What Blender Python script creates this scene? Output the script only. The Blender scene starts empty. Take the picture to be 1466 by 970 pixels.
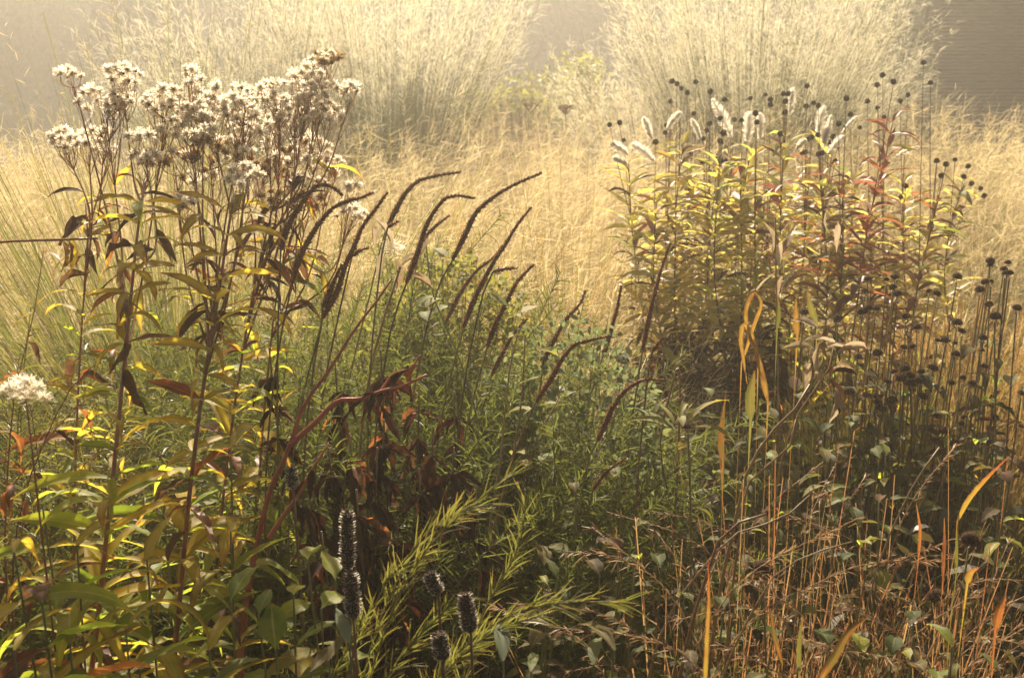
import bpy, math, random
import numpy as np
from mathutils import Matrix, Vector, Quaternion

random.seed(7)
RNG = np.random.default_rng(11)
C = bpy.context.scene.collection
SC = bpy.context.scene

# ------------------------------------------------------------------ camera
H, PITCH, F = 1.65, math.radians(14.0), 1770.0      # eye height, downward tilt, focal length in photo pixels (1466 wide)
cam = bpy.data.cameras.new('camera')
cam.sensor_width = 36.0
cam.lens = 36.0 * F / 1466.0
cam.clip_start, cam.clip_end = 0.05, 400
cam.dof.use_dof = True
cam.dof.focus_distance = 2.3
cam.dof.aperture_fstop = 9.0
camo = bpy.data.objects.new('camera', cam); C.objects.link(camo)
camo.location = (0, 0, H)
camo.rotation_euler = (math.pi / 2 - PITCH, 0, 0)
SC.camera = camo

# ------------------------------------------------------------------ light
SUN_EL, SUN_AZ = math.radians(36), math.radians(-4)
world = bpy.data.worlds.new('World'); SC.world = world
world.use_nodes = True
wn = world.node_tree.nodes; wn.clear()
sky = wn.new('ShaderNodeTexSky'); sky.sky_type = 'NISHITA'; sky.sun_disc = False
sky.sun_elevation = SUN_EL; sky.sun_rotation = SUN_AZ
sky.dust_density = 6.0; sky.ozone_density = 0.2
bg = wn.new('ShaderNodeBackground'); bg.inputs['Strength'].default_value = 0.05
wo = wn.new('ShaderNodeOutputWorld')
warm = wn.new('ShaderNodeMix'); warm.data_type = 'RGBA'; warm.blend_type = 'MULTIPLY'; warm.inputs[0].default_value = 1; warm.inputs[7].default_value = (1.0, 0.90, 0.74, 1)   # mist-warmed sky
world.node_tree.links.new(sky.outputs[0], warm.inputs[6]); world.node_tree.links.new(warm.outputs[2], bg.inputs[0]); world.node_tree.links.new(bg.outputs[0], wo.inputs[0])
S = Vector((math.sin(SUN_AZ) * math.cos(SUN_EL), math.cos(SUN_AZ) * math.cos(SUN_EL), math.sin(SUN_EL)))
sun = bpy.data.lights.new('sun', 'SUN'); sun.energy = 5.0; sun.angle = math.radians(0.5); sun.color = (1.0, 0.87, 0.66)
suno = bpy.data.objects.new('sun', sun); C.objects.link(suno)
suno.rotation_euler = S.to_track_quat('Z', 'Y').to_euler(); suno.location = (-3, 12, 9)
SC.view_settings.view_transform = 'Standard'
SC.view_settings.look = 'None'
SC.view_settings.exposure = 1.35
SC.view_settings.gamma = 1.0
SC.render.engine = 'CYCLES'
cy = SC.cycles
cy.max_bounces = 6; cy.diffuse_bounces = 3; cy.glossy_bounces = 2; cy.transmission_bounces = 4; cy.volume_bounces = 1; cy.transparent_max_bounces = 4
cy.caustics_reflective = False; cy.caustics_refractive = False
cy.sample_clamp_indirect = 4.0
cy.use_denoising = True
HAZE = 0.012

# ------------------------------------------------------------------ helpers
cp, sp = math.cos(PITCH), math.sin(PITCH)
def at(px, py, d):
    """the place seen at photo pixel (px, py), d metres along the view axis"""
    a, b = (px - 733) / F, (py - 485) / F
    return np.array((d * a, d * (cp - b * sp), H + d * (-sp - b * cp)))
def U(a, b, n=None): return RNG.uniform(a, b, n)
def rnd(a, b): return random.uniform(a, b)
def norm(v): return v / np.maximum(np.linalg.norm(v, axis=-1, keepdims=True), 1e-9)

class G:
    """collects vertices and faces for ONE mesh; col = (random tint, along, across, 1)"""
    def __init__(s): s.V, s.Q, s.T, s.c, s.mq, s.mt, s.n = [], [], [], [], [], [], 0
    def add(s, V, Q=None, T=None, col=None, m=0):
        V = np.asarray(V, float).reshape(-1, 3); s.V.append(V)
        if col is None: col = np.tile((0.5, 0.5, 0, 1), (len(V), 1))
        s.c.append(np.asarray(col, float).reshape(-1, 4))
        if Q is not None and len(Q): Q = np.asarray(Q).reshape(-1, 4); s.Q.append(Q + s.n); s.mq.append(np.full(len(Q), m))
        if T is not None and len(T): T = np.asarray(T).reshape(-1, 3); s.T.append(T + s.n); s.mt.append(np.full(len(T), m))
        s.n += len(V)
    def mesh(s, name, mats, origin=(0, 0, 0), smooth=True):
        me = bpy.data.meshes.new(name)
        V = np.concatenate(s.V) - np.asarray(origin, float)
        Q = np.concatenate(s.Q) if s.Q else np.zeros((0, 4), int)
        T = np.concatenate(s.T) if s.T else np.zeros((0, 3), int)
        me.vertices.add(len(V)); me.vertices.foreach_set('co', V.astype(np.float32).ravel())
        me.loops.add(Q.size + T.size); me.loops.foreach_set('vertex_index', np.concatenate((Q.ravel(), T.ravel())).astype(np.int32))
        me.polygons.add(len(Q) + len(T))
        st = np.concatenate((np.arange(len(Q)) * 4, Q.size + np.arange(len(T)) * 3)).astype(np.int32)
        me.polygons.foreach_set('loop_start', st)
        mi = np.concatenate((s.mq and np.concatenate(s.mq) or [] if False else (np.concatenate(s.mq) if s.mq else np.zeros(0, int)), np.concatenate(s.mt) if s.mt else np.zeros(0, int)))
        me.polygons.foreach_set('material_index', mi.astype(np.int32))
        me.polygons.foreach_set('use_smooth', np.full(len(st), smooth))
        a = me.attributes.new('col', 'FLOAT_COLOR', 'POINT'); a.data.foreach_set('color', np.concatenate(s.c).astype(np.float32).ravel())
        for m in (mats if isinstance(mats, (list, tuple)) else [mats]): me.materials.append(m)
        me.update(calc_edges=True); me.validate()
        return me

def ribbons(g, base, dirs, length, width, droop=0.0, seg=3, m=0, prof='blade', ref=None, bend=None, tint=None):
    """many blades / hairs / needles at once"""
    base = np.asarray(base, float).reshape(-1, 3); N = len(base)
    dirs = norm(np.broadcast_to(np.asarray(dirs, float), (N, 3)))
    L = np.broadcast_to(np.asarray(length, float), (N,)); W = np.broadcast_to(np.asarray(width, float), (N,)); D = np.broadcast_to(np.asarray(droop, float), (N,))
    t = np.linspace(0, 1, seg + 1)
    P = base[:, None] + dirs[:, None] * (L[:, None] * t)[..., None]
    P[..., 2] -= (D * L)[:, None] * t ** 2
    if bend is not None: P += np.asarray(bend, float).reshape(-1, 1, 3) * (L[:, None] * t ** 2)[..., None]
    tan = np.gradient(P, axis=1)
    if ref is None: ref = norm(RNG.normal(size=(N, 3)))
    side = norm(np.cross(tan, np.broadcast_to(ref, (N, 3))[:, None]))
    if prof == 'blade': w = np.maximum(1 - t, 0.04) ** 0.6
    elif prof == 'hair': w = np.maximum(1 - t, 0.15)
    elif prof == 'stem': w = 1 - 0.5 * t
    else: w = np.maximum(np.sin(np.pi * np.clip(t, 0, 1) ** 0.8), 0.06)
    off = side * (W[:, None] * w * 0.5)[..., None]
    V = np.stack((P - off, P + off), axis=2)
    k = np.arange(N)[:, None] * (2 * (seg + 1)) + np.arange(seg)[None] * 2
    Q = np.stack((k, k + 1, k + 3, k + 2), -1)
    if tint is None: tint = U(0, 1, N)
    col = np.ones((N, seg + 1, 2, 4)); col[..., 0] = np.broadcast_to(tint, (N,))[:, None, None]; col[..., 1] = t[None, :, None]; col[..., 2] = (-1, 1)
    g.add(V, Q, col=col, m=m)
    return P

def smooth_path(pts, n):
    """smooth curve through the points, evenly spaced by length"""
    P = np.asarray(pts, float)
    if len(P) < 3:
        t = np.linspace(0, 1, n)[:, None]; return P[0] * (1 - t) + P[-1] * t
    k = np.concatenate(([0], np.cumsum(np.maximum(np.linalg.norm(np.diff(P, axis=0), axis=1), 1e-6))))
    h = np.diff(k)[:, None]; sl = np.diff(P, axis=0) / h
    m = np.empty_like(P); m[0], m[-1] = sl[0], sl[-1]
    m[1:-1] = (sl[:-1] * h[1:] + sl[1:] * h[:-1]) / (h[1:] + h[:-1])
    x = np.linspace(0, k[-1], n); i = np.clip(np.searchsorted(k, x, 'right') - 1, 0, len(P) - 2)
    u = ((x - k[i]) / h[i, 0])[:, None]; hh = h[i]
    return (2 * u ** 3 - 3 * u ** 2 + 1) * P[i] + (u ** 3 - 2 * u ** 2 + u) * hh * m[i] + (-2 * u ** 3 + 3 * u ** 2) * P[i + 1] + (u ** 3 - u ** 2) * hh * m[i + 1]

def tube(g, P, r, sides=5, m=0, tint=None):
    P = np.asarray(P, float); n = len(P)
    r = np.broadcast_to(np.asarray(r, float), (n,)) if np.ndim(r) else np.full(n, float(r))
    T = norm(np.gradient(P, axis=0)); ref = np.array((0.31, 0.93, 0.2)) if abs(T[:, 2]).mean() > .5 else np.array((0, 0, 1.0))
    A = norm(np.cross(T, ref)); B = np.cross(T, A)
    an = np.arange(sides) * 2 * np.pi / sides
    V = P[:, None] + r[:, None, None] * (np.cos(an)[None, :, None] * A[:, None] + np.sin(an)[None, :, None] * B[:, None])
    i = np.arange(n - 1)[:, None] * sides; j = np.arange(sides)[None]; jn = (j + 1) % sides
    Q = np.stack((i + j, i + jn, i + sides + jn, i + sides + j), -1)
    col = np.ones((n, sides, 4)); col[..., 0] = rnd(0, 1) if tint is None else tint; col[..., 1] = np.linspace(0, 1, n)[:, None]; col[..., 2] = 0
    g.add(V, Q, T=[[(n - 1) * sides, (n - 1) * sides + k, (n - 1) * sides + k + 1] for k in range(1, sides - 1)], col=col, m=m)

def lathe(g, prof, sides=10, m=0, c=(0, 0, 0)):
    n = len(prof); an = np.arange(sides) * 2 * np.pi / sides
    V = np.array([[(r * math.cos(a) + c[0], r * math.sin(a) + c[1], z + c[2]) for a in an] for r, z in prof])
    i = np.arange(n - 1)[:, None] * sides; j = np.arange(sides)[None]; jn = (j + 1) % sides
    g.add(V, np.stack((i + j, i + jn, i + sides + jn, i + sides + j), -1), m=m)

def sphere_dirs(n, zmin=-1.0, zmax=1.0):
    z = U(zmin, zmax, n); a = U(0, 2 * np.pi, n); r = np.sqrt(1 - z * z)
    return np.stack((r * np.cos(a), r * np.sin(a), z), -1)

def leaf_geo(g, L, W, droop=0.6, fold=0.25, wave=0.06, twist=0.0, seg=8, shape='lance', tooth=0.0, cross=4, ph=0.0, m=0):
    """one leaf along +Y, face up +Z, bending down"""
    t = np.linspace(0, 1, seg + 1); th = -droop * t ** 1.25
    dy, dz = np.cos(th), np.sin(th)
    y = np.concatenate(([0], np.cumsum((dy[1:] + dy[:-1]) / 2))) * L / seg; z = np.concatenate(([0], np.cumsum((dz[1:] + dz[:-1]) / 2))) * L / seg
    if shape == 'lance': w = np.sin(np.pi * np.clip(t * 0.97 + 0.03, 0, 1) ** 0.75) ** 1.1
    elif shape == 'ovate': w = np.sin(np.pi * np.clip((t - 0.1) / 0.9, 0, 1) ** 0.62) ** 0.9 + 0.02
    elif shape == 'strap': w = np.clip(1.15 - t, 0, 1) ** 0.5 * np.clip(t * 5 + 0.45, 0, 1)
    else: w = np.sin(np.pi * np.clip((t - .03) / .97, 0, 1) ** 1.15) ** 0.8
    w = np.maximum(w, 0.035) * W / 2
    u = np.linspace(-1, 1, cross + 1)
    zig = 1 + tooth * np.where(np.arange(seg + 1) % 2, 1, -1)
    V = np.zeros((seg + 1, cross + 1, 3)); col = np.ones((seg + 1, cross + 1, 4))
    for i in range(seg + 1):
        a = twist * t[i]; N = np.array((0, -dz[i], dy[i])); X = np.array((1.0, 0, 0))
        X2 = X * math.cos(a) + N * math.sin(a); N2 = N * math.cos(a) - X * math.sin(a)
        for j, uu in enumerate(u):
            ww = w[i] * (zig[i] if abs(uu) > .9 else 1)
            h = abs(uu) * ww * fold + math.sin(t[i] * 17 + ph + uu * 2.3) * wave * W * abs(uu)
            V[i, j] = np.array((0, y[i], z[i])) + X2 * uu * ww * math.sqrt(max(0.05, 1 - fold * fold * .8)) + N2 * h
            col[i, j, 0] = 0.5; col[i, j, 1] = t[i]; col[i, j, 2] = uu
    i = np.arange(seg)[:, None] * (cross + 1); j = np.arange(cross)[None]
    g.add(V, np.stack((i + j, i + j + 1, i + cross + 2 + j, i + cross + 1 + j), -1), col=col, m=m)

def thing(name, label, cat, loc, group=None):
    o = bpy.data.objects.new(name, None); C.objects.link(o); o.empty_display_size = 0.05
    o.location = [float(v) for v in loc]
    o['label'] = label; o['category'] = cat
    if group: o['group'] = group
    return o
def part(name, me, parent, M=None, label=None, kind=None):
    o = bpy.data.objects.new(name, me); C.objects.link(o)
    if parent: o.parent = parent
    if M is not None: o.matrix_basis = M
    if label: o['label'] = label
    if kind: o['kind'] = kind
    return o
def build(name, g, mats, parent, label=None, kind=None, smooth=True):
    """mesh given in world coordinates, linked under its thing"""
    return part(name, g.mesh(name, mats, tuple(parent.location), smooth), parent, None, label, kind)
def solo(name, me_or_g, mats, kind=None, label=None, cat=None, group=None, smooth=True):
    o = part(name, me_or_g.mesh(name, mats, smooth=smooth), None, kind=kind)
    if label: o['label'] = label
    if cat: o['category'] = cat
    if group: o['group'] = group
    return o
def place(loc, yaw, pitch=0.0, roll=0.0, s=1.0, org=(0, 0, 0)):
    """leaf frame: +Y outward at yaw, pitched up"""
    return (Matrix.Translation(Vector([float(a - b) for a, b in zip(loc, org)])) @ Matrix.Rotation(yaw, 4, 'Z') @ Matrix.Rotation(pitch, 4, 'X')
            @ Matrix.Rotation(roll, 4, 'Y') @ Matrix.Scale(s, 4))
def aim(loc, d, s=1.0, org=(0, 0, 0), spin=0.0):
    """+Z along d"""
    q = Vector([float(x) for x in d]).to_track_quat('Z', 'Y')
    return Matrix.Translation(Vector([float(a - b) for a, b in zip(loc, org)])) @ q.to_matrix().to_4x4() @ Matrix.Rotation(spin, 4, 'Z') @ Matrix.Scale(s, 4)

# ------------------------------------------------------------------ materials
def mat(name, stops, trans=0.0, tcol=None, rough=0.6, spec=0.25, tip=None, tipfrom=0.55, edge=None, noise=60.0, namt=0.5, vein=0.0, bump=0.0):
    """stops: colours picked by the object's / blade's own random tint and a fine noise"""
    m = bpy.data.materials.new(name); m.use_nodes = True
    nt = m.node_tree; nd, lk = nt.nodes, nt.links; nd.clear()
    out = nd.new('ShaderNodeOutputMaterial'); pb = nd.new('ShaderNodeBsdfPrincipled')
    at_ = nd.new('ShaderNodeAttribute'); at_.attribute_name = 'col'
    sep = nd.new('ShaderNodeSeparateColor'); lk.new(at_.outputs['Color'], sep.inputs[0])
    oi = nd.new('ShaderNodeObjectInfo'); tc = nd.new('ShaderNodeTexCoord')
    nz = nd.new('ShaderNodeTexNoise'); nz.inputs['Scale'].default_value = noise; nz.inputs['Detail'].default_value = 3
    lk.new(tc.outputs['Object'], nz.inputs['Vector'])
    def math_(op, a, b):
        n = nd.new('ShaderNodeMath'); n.operation = op
        for k, v in ((0, a), (1, b)):
            if isinstance(v, (int, float)): n.inputs[k].default_value = v
            else: lk.new(v, n.inputs[k])
        return n.outputs[0]
    f = math_('ADD', sep.outputs[0], oi.outputs['Random'])
    f = math_('ADD', f, math_('MULTIPLY', math_('SUBTRACT', nz.outputs[0], 0.5), namt * 2))
    f = math_('FRACT', math_('ADD', f, 4.0), 0)
    # triangle wave keeps the wrap seamless
    f = math_('ABSOLUTE', math_('SUBTRACT', math_('MULTIPLY', f, 2.0), 1.0), 0)
    rp = nd.new('ShaderNodeValToRGB'); rp.color_ramp.interpolation = 'LINEAR'
    els = rp.color_ramp.elements
    while len(els) < len(stops): els.new(0.5)
    for i, c in enumerate(stops):
        els[i].position = i / max(1, len(stops) - 1); els[i].color = (*c, 1)
    lk.new(f, rp.inputs[0]); colr = rp.outputs[0]
    def mixc(fac, c2):
        nonlocal colr
        mx = nd.new('ShaderNodeMix'); mx.data_type = 'RGBA'
        lk.new(fac, mx.inputs[0]); lk.new(colr, mx.inputs[6]); mx.inputs[7].default_value = (*c2, 1); colr = mx.outputs[2]
    if tip is not None:
        mr = nd.new('ShaderNodeMapRange'); mr.inputs[1].default_value = tipfrom; mr.inputs[2].default_value = 1.05
        lk.new(math_('ADD', sep.outputs[1], math_('MULTIPLY', math_('SUBTRACT', nz.outputs[0], 0.5), 0.7)), mr.inputs[0]); mixc(mr.outputs[0], tip)
    if edge is not None:
        mr = nd.new('ShaderNodeMapRange'); mr.inputs[1].default_value = 0.55; mr.inputs[2].default_value = 1.1
        au = math_('ABSOLUTE', sep.outputs[2], 0)
        lk.new(math_('ADD', au, math_('MULTIPLY', math_('SUBTRACT', nz.outputs[0], 0.5), 0.9)), mr.inputs[0]); mixc(mr.outputs[0], edge)
    if vein > 0:
        mr = nd.new('ShaderNodeMapRange'); mr.inputs[1].default_value = 0.12; mr.inputs[2].default_value = 0.0; mr.inputs[4].default_value = vein
        lk.new(math_('ABSOLUTE', sep.outputs[2], 0), mr.inputs[0]); mixc(mr.outputs[0], (0.5, 0.42, 0.2))
    lk.new(colr, pb.inputs['Base Color']); pb.inputs['Roughness'].default_value = rough; pb.inputs['Specular IOR Level'].default_value = spec
    if bump > 0:
        bp = nd.new('ShaderNodeBump'); bp.inputs['Strength'].default_value = bump; bp.inputs['Distance'].default_value = 0.002
        wv = nd.new('ShaderNodeTexNoise'); wv.inputs['Scale'].default_value = noise * 6
        lk.new(tc.outputs['Object'], wv.inputs['Vector']); lk.new(wv.outputs[0], bp.inputs['Height']); lk.new(bp.outputs[0], pb.inputs['Normal'])
    if trans > 0:
        tr = nd.new('ShaderNodeBsdfTranslucent'); ms = nd.new('ShaderNodeMixShader'); ms.inputs[0].default_value = trans
        if tcol is not None:
            g2 = nd.new('ShaderNodeMix'); g2.data_type = 'RGBA'; g2.blend_type = 'MULTIPLY'; g2.inputs[0].default_value = 1
            lk.new(colr, g2.inputs[6]); g2.inputs[7].default_value = (*tcol, 1); g2.clamp_result = False; lk.new(g2.outputs[2], tr.inputs[0])
        else: lk.new(colr, tr.inputs[0])
        lk.new(pb.outputs[0], ms.inputs[1]); lk.new(tr.outputs[0], ms.inputs[2]); lk.new(ms.outputs[0], out.inputs[0])
    else: lk.new(pb.outputs[0], out.inputs[0])
    return m

M = {}
M['soil'] = mat('soil', [(0.035, 0.024, 0.015), (0.06, 0.042, 0.026)], noise=9, rough=0.95, spec=0.05, bump=0.8)
M['v_green'] = mat('leaf_green', [(0.11, 0.15, 0.022), (0.19, 0.22, 0.032), (0.30, 0.28, 0.045)], 0.6, (2.2, 2.3, 1.2), 0.5, 0.14, tip=(0.30, 0.22, 0.05), tipfrom=.85, noise=30, namt=.5, vein=.5)
M['v_yellow'] = mat('leaf_yellow', [(0.37, 0.29, 0.04), (0.45, 0.35, 0.05), (0.28, 0.27, 0.04)], 0.6, (1.9, 1.9, 1.2), 0.5, 0.14, tip=(0.24, 0.085, 0.02), tipfrom=.6, edge=(0.22, 0.10, 0.025), noise=32, namt=.5, vein=.4)
M['v_red'] = mat('leaf_red', [(0.15, 0.045, 0.02), (0.25, 0.10, 0.03), (0.10, 0.035, 0.018)], 0.5, (1.7, 1.5, 1.1), 0.5, 0.3, tip=(0.25, 0.13, 0.04), tipfrom=.6, noise=30, namt=.4, vein=.3)
M['v_brown'] = mat('leaf_withered', [(0.07, 0.036, 0.02), (0.13, 0.075, 0.04), (0.045, 0.022, 0.014)], 0.3, (1.6, 1.4, 1), 0.75, 0.05, noise=40, namt=.4)
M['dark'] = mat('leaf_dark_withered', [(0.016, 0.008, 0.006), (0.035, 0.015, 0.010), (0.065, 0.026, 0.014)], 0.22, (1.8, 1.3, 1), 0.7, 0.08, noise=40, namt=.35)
M['papery'] = mat('leaf_papery', [(0.34, 0.26, 0.15), (0.45, 0.36, 0.24), (0.26, 0.18, 0.09)], 0.45, None, 0.8, 0.05, noise=40)
M['orange'] = mat('leaf_orange', [(0.30, 0.15, 0.03), (0.38, 0.23, 0.05), (0.24, 0.10, 0.025), (0.16, 0.12, 0.03)], 0.45, (1.2, 1.2, 1.0), 0.55, 0.2, noise=45, namt=.5, edge=(.16, .07, .02), vein=.25)
M['redblade'] = mat('blade_red', [(0.34, 0.22, 0.04), (0.40, 0.27, 0.05)], 0.45, (1.3, 1.3, 1.1), 0.5, 0.2, tip=(0.36, 0.06, 0.03), tipfrom=.3, noise=50, edge=(.2, .07, .03))
M['cone_leaf'] = mat('leaf_coneflower', [(0.045, 0.062, 0.016), (0.085, 0.10, 0.028), (0.13, 0.105, 0.035), (0.055, 0.035, 0.016)], 0.4, (2.0, 2.0, 1.1), 0.65, 0.08, tip=(0.11, 0.07, 0.03), tipfrom=.7, noise=30, namt=.3, vein=.25)
M['sage'] = mat('leaf_sage', [(0.11, 0.13, 0.08), (0.16, 0.18, 0.11), (0.15, 0.16, 0.06)], 0.45, (1.6, 1.7, 1.2), 0.65, 0.1, noise=20, namt=.2)
M['lime'] = mat('leaf_lime', [(0.13, 0.16, 0.035), (0.20, 0.20, 0.05), (0.24, 0.20, 0.05)], 0.5, (1.6, 1.6, 1.2), 0.6, 0.12, noise=20, namt=.2)
M['lance'] = mat('leaf_lance_gold', [(0.36, 0.31, 0.085), (0.46, 0.38, 0.12), (0.30, 0.31, 0.08), (0.38, 0.23, 0.08)], 0.62, (1.7, 1.7, 1.2), 0.45, 0.3, tip=(0.26, 0.10, 0.03), tipfrom=.75, noise=20, namt=.15, vein=.3)
M['lance_red'] = mat('leaf_lance_red', [(0.20, 0.07, 0.04), (0.28, 0.12, 0.05), (0.14, 0.05, 0.035)], 0.5, (1.6, 1.4, 1.2), 0.45, 0.3, noise=20, namt=.2)
M['needle'] = mat('needle_green', [(0.09, 0.11, 0.026), (0.15, 0.16, 0.035), (0.07, 0.09, 0.022)], 0.5, (1.5, 1.5, 1.1), 0.55, 0.15, noise=8, namt=.2)
M['needle_gold'] = mat('needle_gold', [(0.12, 0.135, 0.032), (0.20, 0.18, 0.045), (0.11, 0.12, 0.03)], 0.45, (1.5, 1.5, 1.1), 0.4, 0.35, tip=(0.30, 0.22, 0.06), tipfrom=.5, noise=8, namt=.2)
M['stem_red'] = mat('stem_red', [(0.24, 0.075, 0.04), (0.34, 0.13, 0.06), (0.17, 0.06, 0.033)], 0, None, 0.42, 0.4, noise=35, namt=.4, bump=.3)
M['stem_redbright'] = mat('stem_bright_red', [(0.42, 0.10, 0.06), (0.5, 0.17, 0.09), (0.32, 0.07, 0.04)], 0.15, None, 0.38, 0.45, noise=35, namt=.4, bump=.25)
M['stem_brown'] = mat('stem_brown', [(0.12, 0.07, 0.033), (0.19, 0.12, 0.055), (0.08, 0.042, 0.022)], 0, None, 0.55, 0.3, noise=40, namt=.4, bump=.3)
M['stem_tan'] = mat('stem_tan', [(0.30, 0.19, 0.09), (0.36, 0.25, 0.12), (0.24, 0.12, 0.06)], 0.2, None, 0.5, 0.3, noise=40, namt=.4)
M['stem_green'] = mat('stem_green', [(0.13, 0.14, 0.04), (0.22, 0.19, 0.07)], 0.1, None, 0.5, 0.3, noise=40, namt=.4)
M['pedicel'] = mat('pedicel', [(0.34, 0.17, 0.08), (0.42, 0.25, 0.13), (0.28, 0.10, 0.055)], 0.4, None, 0.6, 0.15, namt=.3)
M['fluff'] = mat('fluff', [(0.84, 0.77, 0.63), (0.88, 0.83, 0.72), (0.76, 0.65, 0.48)], 0.7, None, 0.8, 0.1, namt=.1)
M['fluff_tan'] = mat('fluff_tan', [(0.42, 0.28, 0.13), (0.5, 0.36, 0.18)], 0.5, None, 0.8, 0.1, namt=.1)
M['seedcore'] = mat('seed_core', [(0.035, 0.02, 0.012), (0.06, 0.035, 0.02)], 0, None, 0.7, 0.2)
M['spike'] = mat('spike_brown', [(0.12, 0.05, 0.022), (0.18, 0.08, 0.033), (0.08, 0.035, 0.016)], 0.15, None, 0.6, 0.3, noise=90)
M['seed_capsule'] = mat('spike_capsule', [(0.24, 0.11, 0.042), (0.36, 0.18, 0.07), (0.14, 0.06, 0.026)], 0.3, None, 0.5, 0.35, noise=90)  # lighter brown of the seed capsules around the darker core
M['cone'] = mat('cone_dark', [(0.03, 0.018, 0.012), (0.065, 0.038, 0.023)], 0, None, 0.9, 0.05)
M['bristle'] = mat('cone_bristle', [(0.09, 0.05, 0.028), (0.24, 0.15, 0.085), (0.05, 0.028, 0.017)], 0.3, None, 0.7, 0.1)
M['plume'] = mat('plume_white', [(0.82, 0.77, 0.66), (0.88, 0.84, 0.76)], 0.68, None, 0.8, 0.1, namt=.1)
M['agast'] = mat('hyssop_calyx', [(0.09, 0.065, 0.055), (0.19, 0.14, 0.12), (0.05, 0.035, 0.03)], 0.35, None, 0.5, 0.35)
M['g_gold'] = mat('grass_gold', [(0.56, 0.45, 0.24), (0.68, 0.58, 0.35), (0.42, 0.31, 0.13)], 0.55, None, 0.6, 0.2, namt=.1)
M['g_goldgreen'] = mat('grass_gold_green', [(0.17, 0.15, 0.03), (0.28, 0.19, 0.05), (0.12, 0.13, 0.03), (0.30, 0.15, 0.04)], 0.45, (1.4, 1.4, 1), 0.5, 0.3, namt=.1)
M['g_cream'] = mat('grass_cream', [(0.70, 0.64, 0.44), (0.80, 0.74, 0.56), (0.58, 0.52, 0.32)], 0.6, None, 0.6, 0.2, namt=.1)
M['g_olive'] = mat('grass_olive', [(0.10, 0.12, 0.035), (0.16, 0.16, 0.05), (0.24, 0.20, 0.08)], 0.45, (1.5, 1.5, 1), 0.5, 0.3, namt=.1)
M['g_deep'] = mat('grass_deep_olive', [(0.04, 0.055, 0.014), (0.07, 0.08, 0.02), (0.10, 0.09, 0.03)], 0.35, (1.3, 1.3, 1), 0.6, 0.15, namt=.1)
M['g_meadow'] = mat('grass_meadow', [(0.24, 0.23, 0.05), (0.36, 0.28, 0.09), (0.18, 0.21, 0.04)], 0.5, (1.4, 1.4, 1), 0.6, 0.1, namt=.1)
M['g_russet'] = mat('grass_russet', [(0.32, 0.16, 0.075), (0.42, 0.27, 0.14), (0.28, 0.10, 0.05), (0.30, 0.22, 0.09)], 0.45, (1.3, 1.3, 1), 0.6, 0.15, namt=.1)
M['bladeolive'] = mat('blade_olive', [(0.15, 0.15, 0.04), (0.22, 0.19, 0.05)], 0.4, (1.3, 1.3, 1), 0.6, 0.12, noise=45, namt=.5, tip=(.25, .13, .04), tipfrom=.6, vein=.2)
M['g_red'] = mat('grass_amber', [(0.38, 0.26, 0.09), (0.36, 0.20, 0.08), (0.46, 0.35, 0.14), (0.24, 0.21, 0.06)], 0.5, (1.2, 1.2, 1), 0.5, 0.2, tip=(0.36, 0.17, 0.07), tipfrom=.7, namt=.1)
M['g_straw'] = mat('grass_straw', [(0.33, 0.20, 0.095), (0.42, 0.28, 0.15), (0.25, 0.12, 0.055)], 0.4, None, 0.5, 0.3, namt=.2)
M['tree_leaf'] = mat('tree_leaf', [(0.035, 0.05, 0.018), (0.06, 0.075, 0.025), (0.09, 0.085, 0.03)], 0.3, (1.5, 1.5, 1), 0.6, 0.2, namt=.2)
M['shrub_leaf'] = mat('shrub_leaf', [(0.20, 0.21, 0.05), (0.30, 0.29, 0.08), (0.15, 0.17, 0.05)], 0.45, (1.5, 1.5, 1), 0.5, 0.2, namt=.2)
M['greyshrub'] = mat('grey_shrub_leaf', [(0.11, 0.12, 0.07), (0.16, 0.17, 0.09)], 0.35, None, 0.6, 0.2, namt=.2)
M['bark'] = mat('bark', [(0.05, 0.035, 0.025), (0.09, 0.065, 0.045)], 0, None, 0.9, 0.1, noise=12, bump=.8)
M['plank'] = mat('plank', [(0.075, 0.045, 0.033), (0.105, 0.064, 0.046), (0.06, 0.036, 0.027)], 0, None, 0.7, 0.2, noise=6, namt=.4, bump=.3)
M['pinkmeadow'] = mat('dry_pinkish_stem', [(0.34, 0.23, 0.15), (0.44, 0.32, 0.20)], 0.4, None, 0.6, 0.2, namt=.1)
M['pale_strip'] = mat('pale_strip', [(0.17, 0.12, 0.09), (0.23, 0.165, 0.13)], 0, None, 0.7, 0.2, noise=6, namt=.4)
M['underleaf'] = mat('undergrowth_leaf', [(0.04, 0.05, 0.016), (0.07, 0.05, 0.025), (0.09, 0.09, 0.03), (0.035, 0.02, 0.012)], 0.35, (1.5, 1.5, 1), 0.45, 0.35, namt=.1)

# ------------------------------------------------------------------ setting: ground, wall, far trees
g = G()
nx, ny = 90, 90
X, Y = np.meshgrid(np.linspace(-55, 55, nx), np.linspace(-12, 70, ny), indexing='ij')
Z = 0.03 * np.sin(X * 1.7) * np.cos(Y * 1.3) + RNG.normal(0, 0.012, X.shape)
i = np.arange(nx - 1)[:, None] * ny + np.arange(ny - 1)[None]
g.add(np.stack((X, Y, Z), -1), np.stack((i, i + ny, i + ny + 1, i + 1), -1))
solo('ground', g, M['soil'], kind='structure')

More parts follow.
